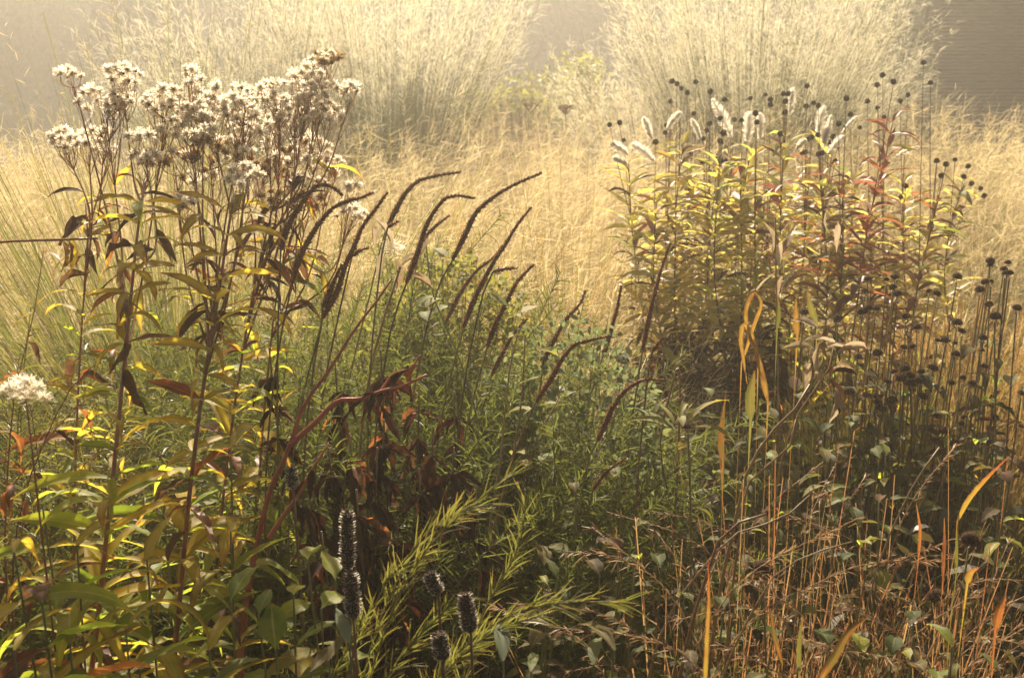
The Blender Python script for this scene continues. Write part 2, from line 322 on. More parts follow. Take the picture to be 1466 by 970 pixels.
# wall of thin horizontal planks at the far right
wl = at(1342, 60, 11.5); wx0 = wl[0]; wy = wl[1]
wall = thing('plank_wall', 'brown wall of thin horizontal planks behind the grasses at top right', 'wall', (wx0, wy, 0))
g = G()
def box(g, a, b, m=0):
    x0, y0, z0 = a; x1, y1, z1 = b
    V = [(x0, y0, z0), (x1, y0, z0), (x1, y1, z0), (x0, y1, z0), (x0, y0, z1), (x1, y0, z1), (x1, y1, z1), (x0, y1, z1)]
    g.add(V, [(0, 3, 2, 1), (4, 5, 6, 7), (0, 1, 5, 4), (1, 2, 6, 5), (2, 3, 7, 6), (3, 0, 4, 7)], m=m)
box(g, (wx0 + .01, wy + .025, 0), (wx0 + 8, wy + .3, 3.4)); build('wall_core', g, M['bark'], wall, smooth=False)
g = G(); box(g, (wx0 - .14, wy - .03, 0), (wx0 + .005, wy + .3, 3.45)); build('end_strip', g, M['bark'], wall, smooth=False)  # smooth dark upright band at the left end of the wall
g = G(); box(g, (0, 0, 0), (7.95, .024, .029)); pm = [g.mesh('plank', M['plank'], smooth=False)]
for k in range(98):
    part('plank', pm[0], wall, Matrix.Translation((0.02, rnd(-.006, 0), 0.03 + k * .0345)))

g = G(); box(g, (0, 0, 0), (7.95, .02, .008)); bm_ = g.mesh('pale_strip', M['pale_strip'], smooth=False)  # thin pale strips between planks, drawn as the wall's pale lines
for k in range(98): part('pale_strip', bm_, wall, Matrix.Translation((0.02, -.014, .0605 + k * .0345)))

def blob_leaves(g, n, R, zc, size, squash=1.0, lumps=14, m=0):
    """leaf-sized faces spread through lumps of a crown"""
    cs = sphere_dirs(lumps) * (RNG.random((lumps, 1)) ** .5) * np.array(R) * .75
    idx = RNG.integers(0, lumps, n)
    P = cs[idx] + sphere_dirs(n) * (RNG.random((n, 1)) ** .4) * np.array(R) * .36
    P[:, 2] += zc
    P = P[P[:, 2] > 0.05]
    ribbons(g, P, sphere_dirs(len(P)), size * U(.6, 1.3, len(P)), size * .55, .3, 2, m, 'leaf')

trees = []
for v in range(3):
    g = G(); blob_leaves(g, 8000, (2.0, 1.5, 1.7), 1.7, .18, lumps=30)
    trees.append(g.mesh('crown', M['tree_leaf']))
TL = [(-11.5, 21, 'leftmost of the hazy trees behind the garden, broad and low'), (-8.2, 22.5, 'hazy olive tree at top left, second from the left edge'),
      (-5.2, 21.5, 'hazy tree standing behind the gap left of the tall pale grass'), (-1.8, 23, 'hazy tree behind the taller left grass fountain'),
      (1.2, 21.5, 'dim tree seen in the gap between the two pale grass fountains'), (4.2, 22.5, 'hazy tree behind the right pale grass fountain'), (7.0, 23.5, 'hazy tree nearest to the brown wall'),
      (10.5, 24.5, 'hazy tree standing behind the brown wall')]
for k, (x, y, lab) in enumerate(TL):
    t = thing('tree', lab, 'tree', (x, y, 0), 'hazy trees behind the garden')
    g = G(); tube(g, smooth_path([(x, y, 0), (x + rnd(-.1, .1), y, 1.2), (x + rnd(-.3, .3), y, 2.8)], 8), np.linspace(.16, .05, 8), 7)
    for q in range(5):
        a = rnd(0, 6.28); tube(g, smooth_path([(x, y, 1.0 + .25 * q), (x + .5 * math.cos(a), y + .5 * math.sin(a), 1.7 + .25 * q), (x + 1.2 * math.cos(a), y + 1.2 * math.sin(a), 2.2 + .3 * q)], 6), np.linspace(.06, .015, 6), 5)
    build('trunk', g, M['bark'], t)
    part('crown', trees[k % 3], t, Matrix.Rotation(rnd(0, 6), 4, 'Z') @ Matrix.Scale(rnd(.95, 1.15), 4))

hp = thing('hedge', 'dim clipped hedge closing the garden behind the hazy trees', 'hedge', (0, 25.5, 0))
g = G(); n = 46000
P = np.stack((U(-15, 15, n), U(25, 26.2, n), U(0, 3.3, n) + RNG.normal(0, .08, n)), -1)
ribbons(g, P[P[:, 2] > 0], sphere_dirs(int((P[:, 2] > 0).sum())), U(.17, .3, int((P[:, 2] > 0).sum())), .13, .3, 2, 0, 'leaf'); part('foliage', g.mesh('foliage', M['tree_leaf'], tuple(hp.location)), hp, kind='stuff')
g = G()
for q in range(30): tube(g, [(-14.5 + q, 25.6, 0), (-14.5 + q + rnd(-.2, .2), 25.6, 2.6)], .04, 5)
part('trunk', g.mesh('trunk', M['bark'], tuple(hp.location)), hp, kind='stuff')

def shrub(name, label, px, py, d, R, zc, n, size, m, lumps=14, group=None):
    p = at(px, py, d); t = thing(name, label, 'shrub', (p[0], p[1], 0), group)
    g = G()
    for q in range(9):
        a = rnd(0, 6.28); e = np.array((R[0] * .6 * math.cos(a), R[1] * .6 * math.sin(a), zc + R[2] * rnd(0, .6)))
        tube(g, smooth_path([(0, 0, 0), e * .5 + np.array((0, 0, .1)), e], 6), np.linspace(.014, .004, 6), 4)
    part('stem', g.mesh('stem', M['stem_brown']), t)
    g = G(); blob_leaves(g, n, R, zc, size, lumps=lumps); part('foliage', g.mesh('foliage', m), t, kind='stuff')
    return t
shrub('shrub', 'grey green shrub beside the corner of the brown wall', 1268, 40, 11, (.75, .6, 1.1), 1.0, 3500, .07, M['greyshrub'], 20)
shrub('shrub', 'pale yellow green bushy plant between the two grass fountains, left one', 730, 80, 9.6, (.55, .4, .55), .95, 2600, .055, M['shrub_leaf'], 18)
shrub('shrub', 'pale yellow green bushy plant between the two grass fountains, right one', 815, 80, 9.8, (.5, .4, .55), .95, 2400, .055, M['shrub_leaf'], 18)
shrub('shrub', 'dusky bush at the foot of the brown wall near right edge', 1430, 190, 9.5, (.9, .5, .55), .5, 2500, .06, M['greyshrub'], 16)

# ------------------------------------------------------------------ grasses
def grass_clump(name, label, base, height, spread, nbl, ncu, mb, mc, group=None, lean=(0, 0), pan=18, panlen=.09, panw=.0022, droopc=.35, bladeh=.6, bw=.009, top=.74, r0=.12, panname='panicle'):
    t = thing(name, label, 'grass clump', (base[0], base[1], 0), group)
    g = G()
    a = U(0, 2 * np.pi, nbl); rr = r0 * np.sqrt(U(0, 1, nbl))
    B = np.stack((rr * np.cos(a), rr * np.sin(a), np.zeros(nbl)), -1)
    out = np.stack((np.cos(a) * U(.05, spread, nbl) + lean[0], np.sin(a) * U(.05, spread, nbl) + lean[1], np.ones(nbl)), -1)
    ribbons(g, B, out, height * bladeh * U(.6, 1.15, nbl), bw * U(.6, 1.2, nbl), U(.05, .35, nbl) if 'fountain' in (group or '') else U(.15, .75, nbl), 5)
    part('leaf_blades', g.mesh('leaf_blades', mb), t, kind='stuff')
    if ncu:
        g = G(); a = U(0, 2 * np.pi, ncu); rr = r0 * np.sqrt(U(0, 1, ncu))
        B = np.stack((rr * np.cos(a), rr * np.sin(a), np.zeros(ncu)), -1)
        out = np.stack((np.cos(a) * spread * np.sqrt(U(0, 1, ncu)) + lean[0], np.sin(a) * spread * np.sqrt(U(0, 1, ncu)) + lean[1], np.ones(ncu)), -1)
        L = height * U(.75, 1.12, ncu) * (1.12 if 'fountain' in (group or '') else 1)
        P = ribbons(g, B, out, L, .0032, U(.03, .27, ncu) if 'fountain' in (group or '') else U(.05, droopc, ncu), 7, 1, 'stem')
        # panicle branchlets along the upper part of each culm
        ii = np.repeat(np.arange(ncu), pan); tt = U(top, 1.0, len(ii)); f = tt * 7; k = np.minimum(f.astype(int), 6); fr = (f - k)[:, None]
        Q0 = P[ii, k] * (1 - fr) + P[ii, k + 1] * fr; tan = norm(P[ii, k + 1] - P[ii, k])
        d = tan * .8 + RNG.normal(0, .42, (len(ii), 3)) + np.array((lean[0], lean[1], 0)) * .8
        ribbons(g, Q0, d, panlen * U(.4, 1.2, len(ii)) * (1.25 - tt * .6), panw, U(0, .4, len(ii)), 2, 0, 'leaf')
        part(panname, g.mesh(panname, [mc, mb]), t, kind='stuff')
    return t

def gpos(px, py, d):
    p = at(px, py, d); return (p[0], p[1])
grass_clump('tall_grass', 'tall fountain of pale feathery grass left of centre, with dark green base', gpos(555, 130, 7.3), 2.1, .38, 1300, 560, M['g_deep'], M['g_cream'], 'tall pale grass fountains', panlen=.13, bladeh=.82, pan=36)
grass_clump('tall_grass', 'broad pale feathery grass rising behind the white fluffy seed heads', gpos(350, 90, 7.0), 1.85, .42, 1000, 560, M['g_deep'], M['g_cream'], 'tall pale grass fountains', (-.05, 0), panlen=.13, bladeh=.85)
grass_clump('tall_grass', 'tall fountain of pale feathery grass right of centre, with olive base', gpos(1080, 120, 7.2), 2.1, .40, 1400, 640, M['g_deep'], M['g_cream'], 'tall pale grass fountains', panlen=.13, bladeh=.82, pan=36)
grass_clump('tall_grass', 'feathery grass leaning right towards the brown wall', gpos(1150, 120, 7.9), 1.7, .34, 900, 480, M['g_deep'], M['g_cream'], 'tall pale grass fountains', (.10, 0), panlen=.12, bladeh=.8)
grass_clump('tall_grass', 'lower pale feathery grass at the left side of the right fountain', gpos(965, 120, 7.6), 1.5, .42, 600, 420, M['g_deep'], M['g_cream'], 'tall pale grass fountains', (-.08, 0), panlen=.10, pan=32)
grass_clump('arching_grass', 'tan misty grass arching left behind the fluffy seed heads', gpos(190, 130, 6.3), 1.45, .75, 500, 460, M['g_olive'], M['g_gold'], 'arching grasses at left', (-.2, 0), panlen=.12)
grass_clump('arching_grass', 'tan grass spilling over at the far left edge', gpos(60, 170, 5.6), 1.2, .8, 500, 420, M['g_olive'], M['g_gold'], 'arching grasses at left', (-.2, 0), panlen=.11)
grass_clump('arching_grass', 'green bladed grass clump arching left beside the white fluffy plant', gpos(190, 270, 3.5), 2.0, .5, 1500, 60, M['g_olive'], M['g_gold'], 'arching grasses at left', (-.28, 0), bladeh=.95, bw=.0055, panlen=.06)
grass_clump('olive_grass', 'olive haze of fine grass below the brown wall', gpos(1320, 250, 5.6), 1.05, .6, 800, 420, M['g_olive'], M['g_olive'], 'fine grasses at right', panlen=.08)
grass_clump('olive_grass', 'fine tan grass at the right edge below the wall', gpos(1440, 260, 5.0), 1.1, .65, 500, 500, M['g_olive'], M['g_gold'], 'fine grasses at right', (.1, 0), panlen=.09)
grass_clump('olive_grass', 'soft tan grass behind the red leaved stem', gpos(1230, 200, 6.2), 1.35, .55, 500, 480, M['g_olive'], M['g_gold'], 'fine grasses at right', (.15, 0), panlen=.1)
grass_clump('olive_grass', 'wispy tan grass behind the small dark heads at right', gpos(1390, 290, 4.2), .98, .6, 400, 420, M['g_goldgreen'], M['g_gold'], 'fine grasses at right', (.1, 0), panlen=.08)
for k, (px, py, d, lab) in enumerate([(1450, 420, 3.5, 'amber upright grass at the right edge beside coneflower heads'), (1385, 400, 3.9, 'golden upright grass behind the coneflower seed heads'),
                                      (1460, 540, 3.4, 'red tinged amber grass at the right edge, lower clump'), (1330, 430, 4.0, 'golden grass behind the upper coneflower heads'), (1425, 580, 3.3, 'amber and green grass blades under the right hand seed heads')]):
    grass_clump('amber_grass', lab, gpos(px, py, d), .98 if k != 2 else .9, .28, 320, 110, M['g_red'], M['g_red'], 'amber grasses at right', (.05, 0), pan=10, panlen=.05, bladeh=.95, bw=.006)

for px, py, d, lab in ((300, 300, 3.3, 'dark olive grass behind the white fluffy heads'), (560, 330, 4.3, 'olive tuft in the golden grass behind the arching spike'), (830, 360, 4.0, 'green brown grass tuft right of the dark spikes'), (700, 380, 3.7, 'green brown grass tuft behind the straight spike'), (400, 330, 3.9, 'olive grass tuft behind the leftmost spikes')):
    grass_clump('meadow_grass', lab, gpos(px, py, d), 1.75 if px < 350 else 1.45, .5, 700, 40, M['g_olive'] if px < 500 else M['g_goldgreen'], M['g_gold'], 'olive tufts in the golden grass', (.05, 0), bladeh=.95, bw=.005, pan=12, panlen=.06)
for px, py, d, lab in ((1190, 560, 3.5, 'green and tan grass behind the coneflower heads, left part'), (1255, 560, 3.55, 'green and tan grass behind the tight coneflower cluster'), (1330, 560, 3.45, 'green and tan grass behind the coneflower heads, right part'), (1290, 650, 2.9, 'low green grass under the coneflower cluster')):
    grass_clump('meadow_grass', lab, gpos(px, py, d), .98 if py < 600 else .75, .45, 800, 60, M['g_meadow'], M['g_straw'], 'meadow grasses among the coneflowers', bladeh=.95, bw=.006, pan=8, panlen=.04)

# the uncountable golden cloud of hair-fine grass
g = G()
pos = []
for k in range(118):
    for _ in range(40):
        x, y = rnd(-3.6, 4.0), rnd(3.35, 6.9)
        if (y < 3.9 and not (-.65 < x < .45)) or (x > .30 and y < 4.75): continue
        if all((x - a) ** 2 + (y - b) ** 2 > .085 for a, b in pos): break
    pos.append((x, y))
for (x, y) in pos:
    n = 120; hgt = rnd(.82, 1.28) + (y - 4) * .06
    if y < 3.9: hgt = .93
    a = U(0, 2 * np.pi, n); rr = .1 * np.sqrt(U(0, 1, n))
    B = np.stack((x + rr * np.cos(a), y + rr * np.sin(a), np.zeros(n)), -1)
    d = np.stack((np.cos(a) * .45 * np.sqrt(U(0, 1, n)) + .16, np.sin(a) * .45 * np.sqrt(U(0, 1, n)), np.ones(n)), -1)
    ribbons(g, B, d, hgt * U(.45, .9, n), .0045, U(.2, .7, n), 4, 1)
    P = ribbons(g, B, d, hgt * U(.85, 1.15, n), .0022, U(.05, .3, n), 6, 0, 'stem')
    pan = 22; ii = np.repeat(np.arange(n), pan); tt = U(.52, 1.0, len(ii)); f = tt * 6; kk = np.minimum(f.astype(int), 5); fr = (f - kk)[:, None]
    Q0 = P[ii, kk] * (1 - fr) + P[ii, kk + 1] * fr
    dd = np.array((.55, 0, .55)) + RNG.normal(0, .5, (len(ii), 3))
    ribbons(g, Q0, dd, U(.03, .10, len(ii)), .0024, U(0, .35, len(ii)), 1, 0, 'stem')
solo('golden_grass', g, [M['g_gold'], M['g_goldgreen']], kind='stuff', label='golden cloud of hair fine grass filling the middle of the garden', cat='grass')

# pale pinkish dry meadow beyond it
g = G(); n = 420
B = np.stack((U(-.6, 1.1, n), U(6.6, 8.6, n), np.zeros(n)), -1)
P = ribbons(g, B, np.stack((RNG.normal(0, .08, n), RNG.normal(0, .08, n), np.ones(n)), -1), U(1.05, 1.42, n), .004, .02, 4, 0, 'stem')
ii = np.repeat(np.arange(n), 9)
ribbons(g, P[ii, 4] - U(0, .2, len(ii))[:, None] * np.array((0, 0, 1)), sphere_dirs(len(ii), -.2, 1), U(.02, .06, len(ii)), .007, .1, 1, 0, 'leaf')
solo('dry_meadow', g, M['pinkmeadow'], kind='stuff', label='hazy pinkish brown dry stems with tiny seed heads beyond the golden grass', cat='dry plants')
for px, py, lab in ((760, 150, 'left of two flat brown seed umbels in the hazy dry stems'), (810, 153, 'right of two flat brown seed umbels in the hazy dry stems')):
    p = at(px, py, 7.0); t = thing('flat_seedhead', lab, 'seed head', (p[0], p[1], 0), 'flat brown umbels')
    g = G(); tube(g, smooth_path([(p[0], p[1], 0), (p[0] + .02, p[1], .6), p - (0, 0, .05)], 8), .003, 5); build('stem', g, M['stem_tan'], t)
    g = G(); n = 90; rr = .045 * np.sqrt(U(0, 1, n)); a = U(0, 6.28, n)
    T = p + np.stack((rr * np.cos(a), rr * np.sin(a), U(-.006, .012, n) - rr * .15), -1)
    ribbons(g, np.tile(p - (0, 0, .05), (n, 1)), T - (p - (0, 0, .05)), np.linalg.norm(T - (p - (0, 0, .05)), axis=1), .002, 0, 1, 0, 'stem')
    ribbons(g, T - (0, 0, .004), sphere_dirs(n, .2, 1), .012, .012, 0, 2, 0, 'leaf'); build('umbel', g, M['v_brown'], t)

# ------------------------------------------------------------------ undergrowth (dark mass nobody could count)
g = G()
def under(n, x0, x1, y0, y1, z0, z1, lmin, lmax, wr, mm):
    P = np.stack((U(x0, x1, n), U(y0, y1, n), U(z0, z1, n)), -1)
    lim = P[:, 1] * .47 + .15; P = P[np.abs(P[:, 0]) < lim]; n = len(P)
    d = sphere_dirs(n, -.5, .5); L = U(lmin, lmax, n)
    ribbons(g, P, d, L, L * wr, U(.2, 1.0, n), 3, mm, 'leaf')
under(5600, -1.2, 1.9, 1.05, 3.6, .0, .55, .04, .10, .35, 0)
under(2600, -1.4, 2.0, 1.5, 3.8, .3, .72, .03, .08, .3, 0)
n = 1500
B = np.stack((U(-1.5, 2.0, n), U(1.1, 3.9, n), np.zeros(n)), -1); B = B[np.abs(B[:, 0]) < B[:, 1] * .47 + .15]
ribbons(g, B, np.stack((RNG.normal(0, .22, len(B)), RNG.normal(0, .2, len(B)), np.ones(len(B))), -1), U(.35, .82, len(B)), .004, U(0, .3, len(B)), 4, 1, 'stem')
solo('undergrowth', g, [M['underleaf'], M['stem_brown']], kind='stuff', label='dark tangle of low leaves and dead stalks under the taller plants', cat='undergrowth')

LM = [(1055, 470, 'the orange strap leaves'), (1190, 520, 'the pale papery leaves'), (1410, 700, 'the slanting red blade'), (1013, 880, 'the upright red blade'), (1210, 920, 'the broad orange blade'), (1270, 550, 'the tight coneflower cluster'),
      (1424, 452, 'the large flat coneflower head'), (975, 590, 'the lobed yellow green leaves'), (1388, 775, 'the big near seed head'), (740, 700, 'the gold tipped frond'), (850, 870, 'the level feathery frond'), (1110, 640, 'the tan forked twig'), (800, 500, 'the grey green mound'),
      (1280, 300, 'the red leaved stem'), (1360, 400, 'the gold grass'), (1460, 560, 'the amber grass at the right edge'), (1080, 180, 'the central white plumes'), (1190, 200, 'the right pair of plumes'), (900, 230, 'the leftmost plumes'), (1020, 740, 'the straw twig'), (1300, 680, 'the bare twig'), (900, 650, 'the low arching spike'), (1150, 850, 'the thin yellow blade')]
_used = {}
def near_label(look, x, y):
    out = look
    for lx, ly, txt in sorted(LM, key=lambda q: (q[0] - x) ** 2 + (q[1] - y) ** 2)[:6]:
        dx, dy = x - lx, y - ly; r = math.hypot(dx, dy)
        if r < 18: rel = 'at'
        elif abs(dx) > 2.2 * abs(dy): rel = 'left of' if dx < 0 else 'right of'
        elif abs(dy) > 2.2 * abs(dx): rel = 'above' if dy < 0 else 'below'
        else: rel = ('above and ' if dy < 0 else 'below and ') + ('left of' if dx < 0 else 'right of')
        if r > 70: rel = 'well ' + rel
        out = f'{look} {rel} {txt}'
        if len(out.split()) > 16: continue
        if out not in _used: break
    o0 = out
    for alt in ('far', 'some way', 'rather far', 'a little'):
        if out not in _used: break
        out = o0.replace(' well ', f' {alt} ', 1) if ' well ' in o0 else o0.replace(look, f'{look} {alt}', 1)
    _used[out] = 1
    return out

# ------------------------------------------------------------------ leaf libraries
def lib(n, mk):
    return [mk(k) for k in range(n)]
_cache = {}
def leaf_lib(key, n, L, W, droop, fold, wave, twist, shape, m, seg=8, tooth=0.0):
    out = []
    for k in range(n):
        gg = G(); leaf_geo(gg, L * rnd(.85, 1.15), W * rnd(.8, 1.2), rnd(*droop), rnd(*fold), wave * rnd(.5, 1.5), rnd(-twist, twist), seg, shape, tooth, 4, rnd(0, 6))
        out.append(gg)
    def get(mt):
        kk = (key, mt)
        if kk not in _cache: _cache[kk] = [gg.mesh('leaf', M[mt]) for gg in out]
        return random.choice(_cache[kk])
    return get
vern = leaf_lib('vern', 12, .125, .0245, (.5, 1.9), (.1, .5), .07, .9, 'lance', None, 9)
wither = leaf_lib('wither', 12, .11, .032, (.5, 1.5), (.6, .95), .16, 2.4, 'lance', None, 9)
lance = leaf_lib('lance', 8, .10, .019, (.2, 1.3), (.1, .5), .05, .8, 'lance', None, 6)
conel = leaf_lib('cone', 8, .085, .032, (.4, 1.4), (.1, .45), .06, .6, 'ovate', None, 8)
ovate = leaf_lib('ovate', 8, .085, .038, (.3, 1.1), (.05, .3), .04, .4, 'ovate', None, 9, .05)
strap = leaf_lib('strap', 5, .34, .018, (.6, 2.2), (.3, .6), .04, .6, 'strap', None, 12)
bap = leaf_lib('bap', 6, .040, .021, (.1, .7), (.05, .3), .03, .2, 'obov', None, 4)

def put_leaf(parent, getter, mt, p, yaw, pitch, s=1.0, roll=0.0, label=None):
    return part('leaf', getter(mt), parent, place(p, yaw, pitch, roll, s, parent.location), label)

# ------------------------------------------------------------------ fluffy ironweed: two tall stems in front and others behind
def fluff_mesh(mf, k):
    g = G(); lathe(g, [(.0007, -.0040), (.0018, -.003), (.0021, -.0005), (.0015, .001), (.0003, .0014)], 7, 1)
    n = 100; z = U(-.25, .8, n); a = U(0, 2 * np.pi, n); r = np.sqrt(1 - z * z)
    d = np.stack((r * np.cos(a), r * np.sin(a), z), -1)
    ribbons(g, d * .0018, d, U(.005, .0095, n), .0017, U(-.1, .3, n), 1, 0, 'stem')
    n = 14; d = sphere_dirs(n, -.6, .1); ribbons(g, np.zeros((n, 3)) - (0, 0, .002), d, .0045, .0016, 0, 1, 1, 'leaf')
    return g.mesh('fluffy_seed_head', [mf, M['seedcore']])
FL = [fluff_mesh(M['fluff'], k) for k in range(5)]; FLT = [fluff_mesh(M['fluff_tan'], k) for k in range(2)]

def ironweed(label, px_pts, depths, leaves, clusters, r0=.0062, zone=None, dens=1.0, tail=True):
    """px_pts: the stem traced from low to high; goes on down to the soil"""
    P = [at(x, y, d) for (x, y), d in zip(px_pts, depths)]
    low = P[0].copy(); dirn = (P[0] - P[1]) / max(1e-6, P[1][2] - P[0][2]); base = low + dirn * low[2] * .6; base[2] = 0
    t = thing('ironweed', label, 'plant', base, 'tall plants with white fluffy seed heads')
    path = smooth_path([base] + P, 40)
    g = G(); tube(g, path, np.linspace(r0, r0 * .3, 40), 7)
    build('stem', g, M['stem_red'], t)
    zt = path[:, 2]
    golden = 2.4
    for k in range(leaves):
        f = (k + rnd(-.3, .3)) / leaves; z = .35 + f * (zt[-1] - .38)
        i = int(np.clip(np.searchsorted(zt, z), 1, 39)); p = path[i]
        u = z / zt[-1]
        yaw = k * golden + rnd(-.4, .4)
        if u < .6: mt = random.choices(['v_green', 'v_yellow', 'v_red', 'v_brown'], (6.5, 3.5, .5, .3))[0]
        elif u < .86: mt = random.choices(['v_green', 'v_yellow', 'v_red', 'v_brown'], (2.5, 6, 1.1, .6))[0]
        else: mt = random.choices(['v_green', 'v_yellow', 'v_red', 'v_brown'], (1, 6, 1.2, .6))[0]
        if mt == 'v_brown' or random.random() < .06: put_leaf(t, wither, mt, p, yaw, rnd(-.6, .2), rnd(.5, .8), rnd(-.5, .5))
        else: put_leaf(t, vern, mt, p, yaw, rnd(.1, .75), rnd(.65, 1.15) * (1 if u < .72 else .72), rnd(-.35, .35))
    top = path[-1]
    for (cx, cy, rx, ry, n, d, tan) in clusters:
        c = at(cx, cy, d)
        g = G()
        fork = path[int(rnd(31, 39))]; mid = fork * .45 + c * .55 + np.array((rnd(-.02, .02), 0, -.04 - .05 * random.random()))
        hub = c - np.array((0, 0, .022 + .0006 * ry))
        br = smooth_path([fork, mid, hub], 12); tube(g, br, np.linspace(.0021, .0010, 12), 5)
        heads = []
        n = int(n * 1.3)
        for q in range(n):
            a = rnd(0, 6.283); rr = math.sqrt(random.random())
            h = at(cx + rx * rr * math.cos(a), cy + ry * rr * math.sin(a), d + rnd(-.07, .07))
            st = br[int(rnd(8.5, 11.9))]
            tube(g, smooth_path([st, (st + h) / 2 + np.array((rnd(-.01, .01), 0, -.008)), h - (0, 0, .004)], 5), np.linspace(.0008, .0005, 5), 3)
            heads.append(h)
        b = build('flowering_branch', g, M['pedicel'], t)
        for h in heads:
            dv = np.array((rnd(-.7, .7), rnd(-1.0, .2), rnd(.2, 1.0)))
            part('fluffy_seed_head', random.choice(FLT if tan and random.random() < .7 else FL), b, aim(h, dv, rnd(.8, 1.25), t.location, rnd(0, 6)))
        for q in range(5):
            if random.random() < .8:
                put_leaf(t, lance, random.choice(['v_yellow', 'v_red', 'v_brown', 'v_brown']), br[int(rnd(1, 7))], rnd(0, 6.28), rnd(-.8, .5), rnd(.5, .8), rnd(-.5, .5))
    return t
# clusters: (cx, cy, rx, ry, heads, depth, tan)
ironweed('tall ironweed at front left with a straight red stem and yellow leaves',
         [(130, 970), (143, 860), (152, 770), (165, 650), (178, 520), (188, 420), (196, 340), (207, 262)], [1.72, 1.73, 1.74, 1.76, 1.8, 1.84, 1.88, 1.93], 130,
         [(105, 102, 26, 8, 9, 2.05, 0), (175, 108, 26, 14, 18, 2.05, 0), (150, 142, 42, 18, 28, 2.05, 0), (235, 142, 36, 18, 28, 2.1, 0), (205, 195, 24, 8, 8, 2.0, 0), (210, 225, 22, 12, 8, 2.0, 0)])
ironweed('tall ironweed with a reddish stem, second from left, in front of the grass',
         [(247, 970), (258, 850), (272, 700), (290, 560), (310, 440), (325, 340), (335, 280)], [1.78, 1.79, 1.81, 1.84, 1.88, 1.93, 1.97], 126,
         [(268, 100, 12, 6, 4, 2.1, 0), (290, 122, 24, 10, 10, 2.1, 0), (300, 152, 42, 18, 32, 2.1, 0), (345, 152, 32, 18, 22, 2.1, 0), (350, 130, 16, 10, 7, 2.15, 0), (270, 182, 42, 16, 18, 2.05, 0), (350, 250, 26, 14, 14, 2.0, 0), (265, 288, 16, 8, 8, 2.0, 0), (300, 215, 50, 18, 14, 2.1, 1), (250, 225, 30, 16, 8, 2.1, 1), (300, 255, 40, 14, 8, 2.15, 1)])
ironweed('fluffy seeded ironweed behind, leaning right towards the dark spikes',
         [(345, 520), (362, 420), (380, 340), (396, 275)], [2.15, 2.17, 2.2, 2.22], 70,
         [(400, 132, 36, 16, 24, 2.25, 0), (440, 110, 26, 18, 22, 2.25, 0), (455, 132, 28, 18, 22, 2.25, 0), (500, 126, 18, 8, 9, 2.25, 0), (470, 84, 26, 12, 14, 2.3, 1), (420, 162, 32, 14, 16, 2.25, 0), (470, 162, 22, 14, 10, 2.25, 0), (340, 192, 42, 16, 16, 2.2, 0), (385, 170, 40, 14, 14, 2.3, 0), (375, 240, 36, 16, 12, 2.3, 1), (410, 215, 40, 18, 12, 2.3, 1)], r0=.0045)
ironweed('short ironweed with sparse cream fluff, just left of the dark spikes',
         [(385, 520), (395, 430), (410, 360), (425, 310)], [2.3, 2.3, 2.32, 2.35], 56,
         [(390, 204, 42, 18, 14, 2.35, 0), (450, 206, 32, 15, 13, 2.35, 0), (470, 236, 26, 14, 11, 2.35, 0), (440, 256, 32, 14, 11, 2.35, 0), (420, 226, 30, 10, 9, 2.35, 0), (395, 285, 30, 14, 8, 2.35, 1), (440, 290, 26, 12, 7, 2.35, 1), (502, 270, 14, 8, 6, 2.3, 0), (500, 302, 24, 12, 12, 2.3, 0)], r0=.004)
ironweed('ironweed at the left with yellow leaves and a dark fluffy cluster',
         [(112, 560), (118, 450), (126, 350), (122, 285)], [2.15, 2.15, 2.18, 2.2], 66,
         [(95, 198, 26, 12, 15, 2.15, 0), (125, 196, 26, 12, 12, 2.15, 0), (148, 190, 16, 6, 6, 2.15, 0), (150, 215, 18, 10, 5, 2.15, 0)], r0=.004)
# the single big woolly head at the left edge
p = at(36, 558, 1.55); t = thing('woolly_seedhead', 'single woolly cream seed head close to the left edge', 'seed head', (p[0] + .02, p[1], 0))
g = G(); tube(g, smooth_path([(p[0] + .02, p[1], 0), (p[0] + .01, p[1], .6), p - (0, 0, .01)], 12), np.linspace(.0024, .0012, 12), 6); build('stem', g, M['stem_red'], t)
g = G()
for q in range(16):
    c = np.array((rnd(-.028, .028), rnd(-.02, .02), rnd(-.016, .020))); n = 70; d = sphere_dirs(n, -.2, 1)
    ribbons(g, p + c + d * .002, d, U(.006, .012, n), .001, .2, 1, 0, 'stem')
    ribbons(g, np.tile(p + c - (0, 0, .012), (6, 1)), sphere_dirs(6, -.1, 1), .012, .004, .1, 1, 1, 'leaf')
build('woolly_head', g, [M['fluff'], M['v_brown']], t)

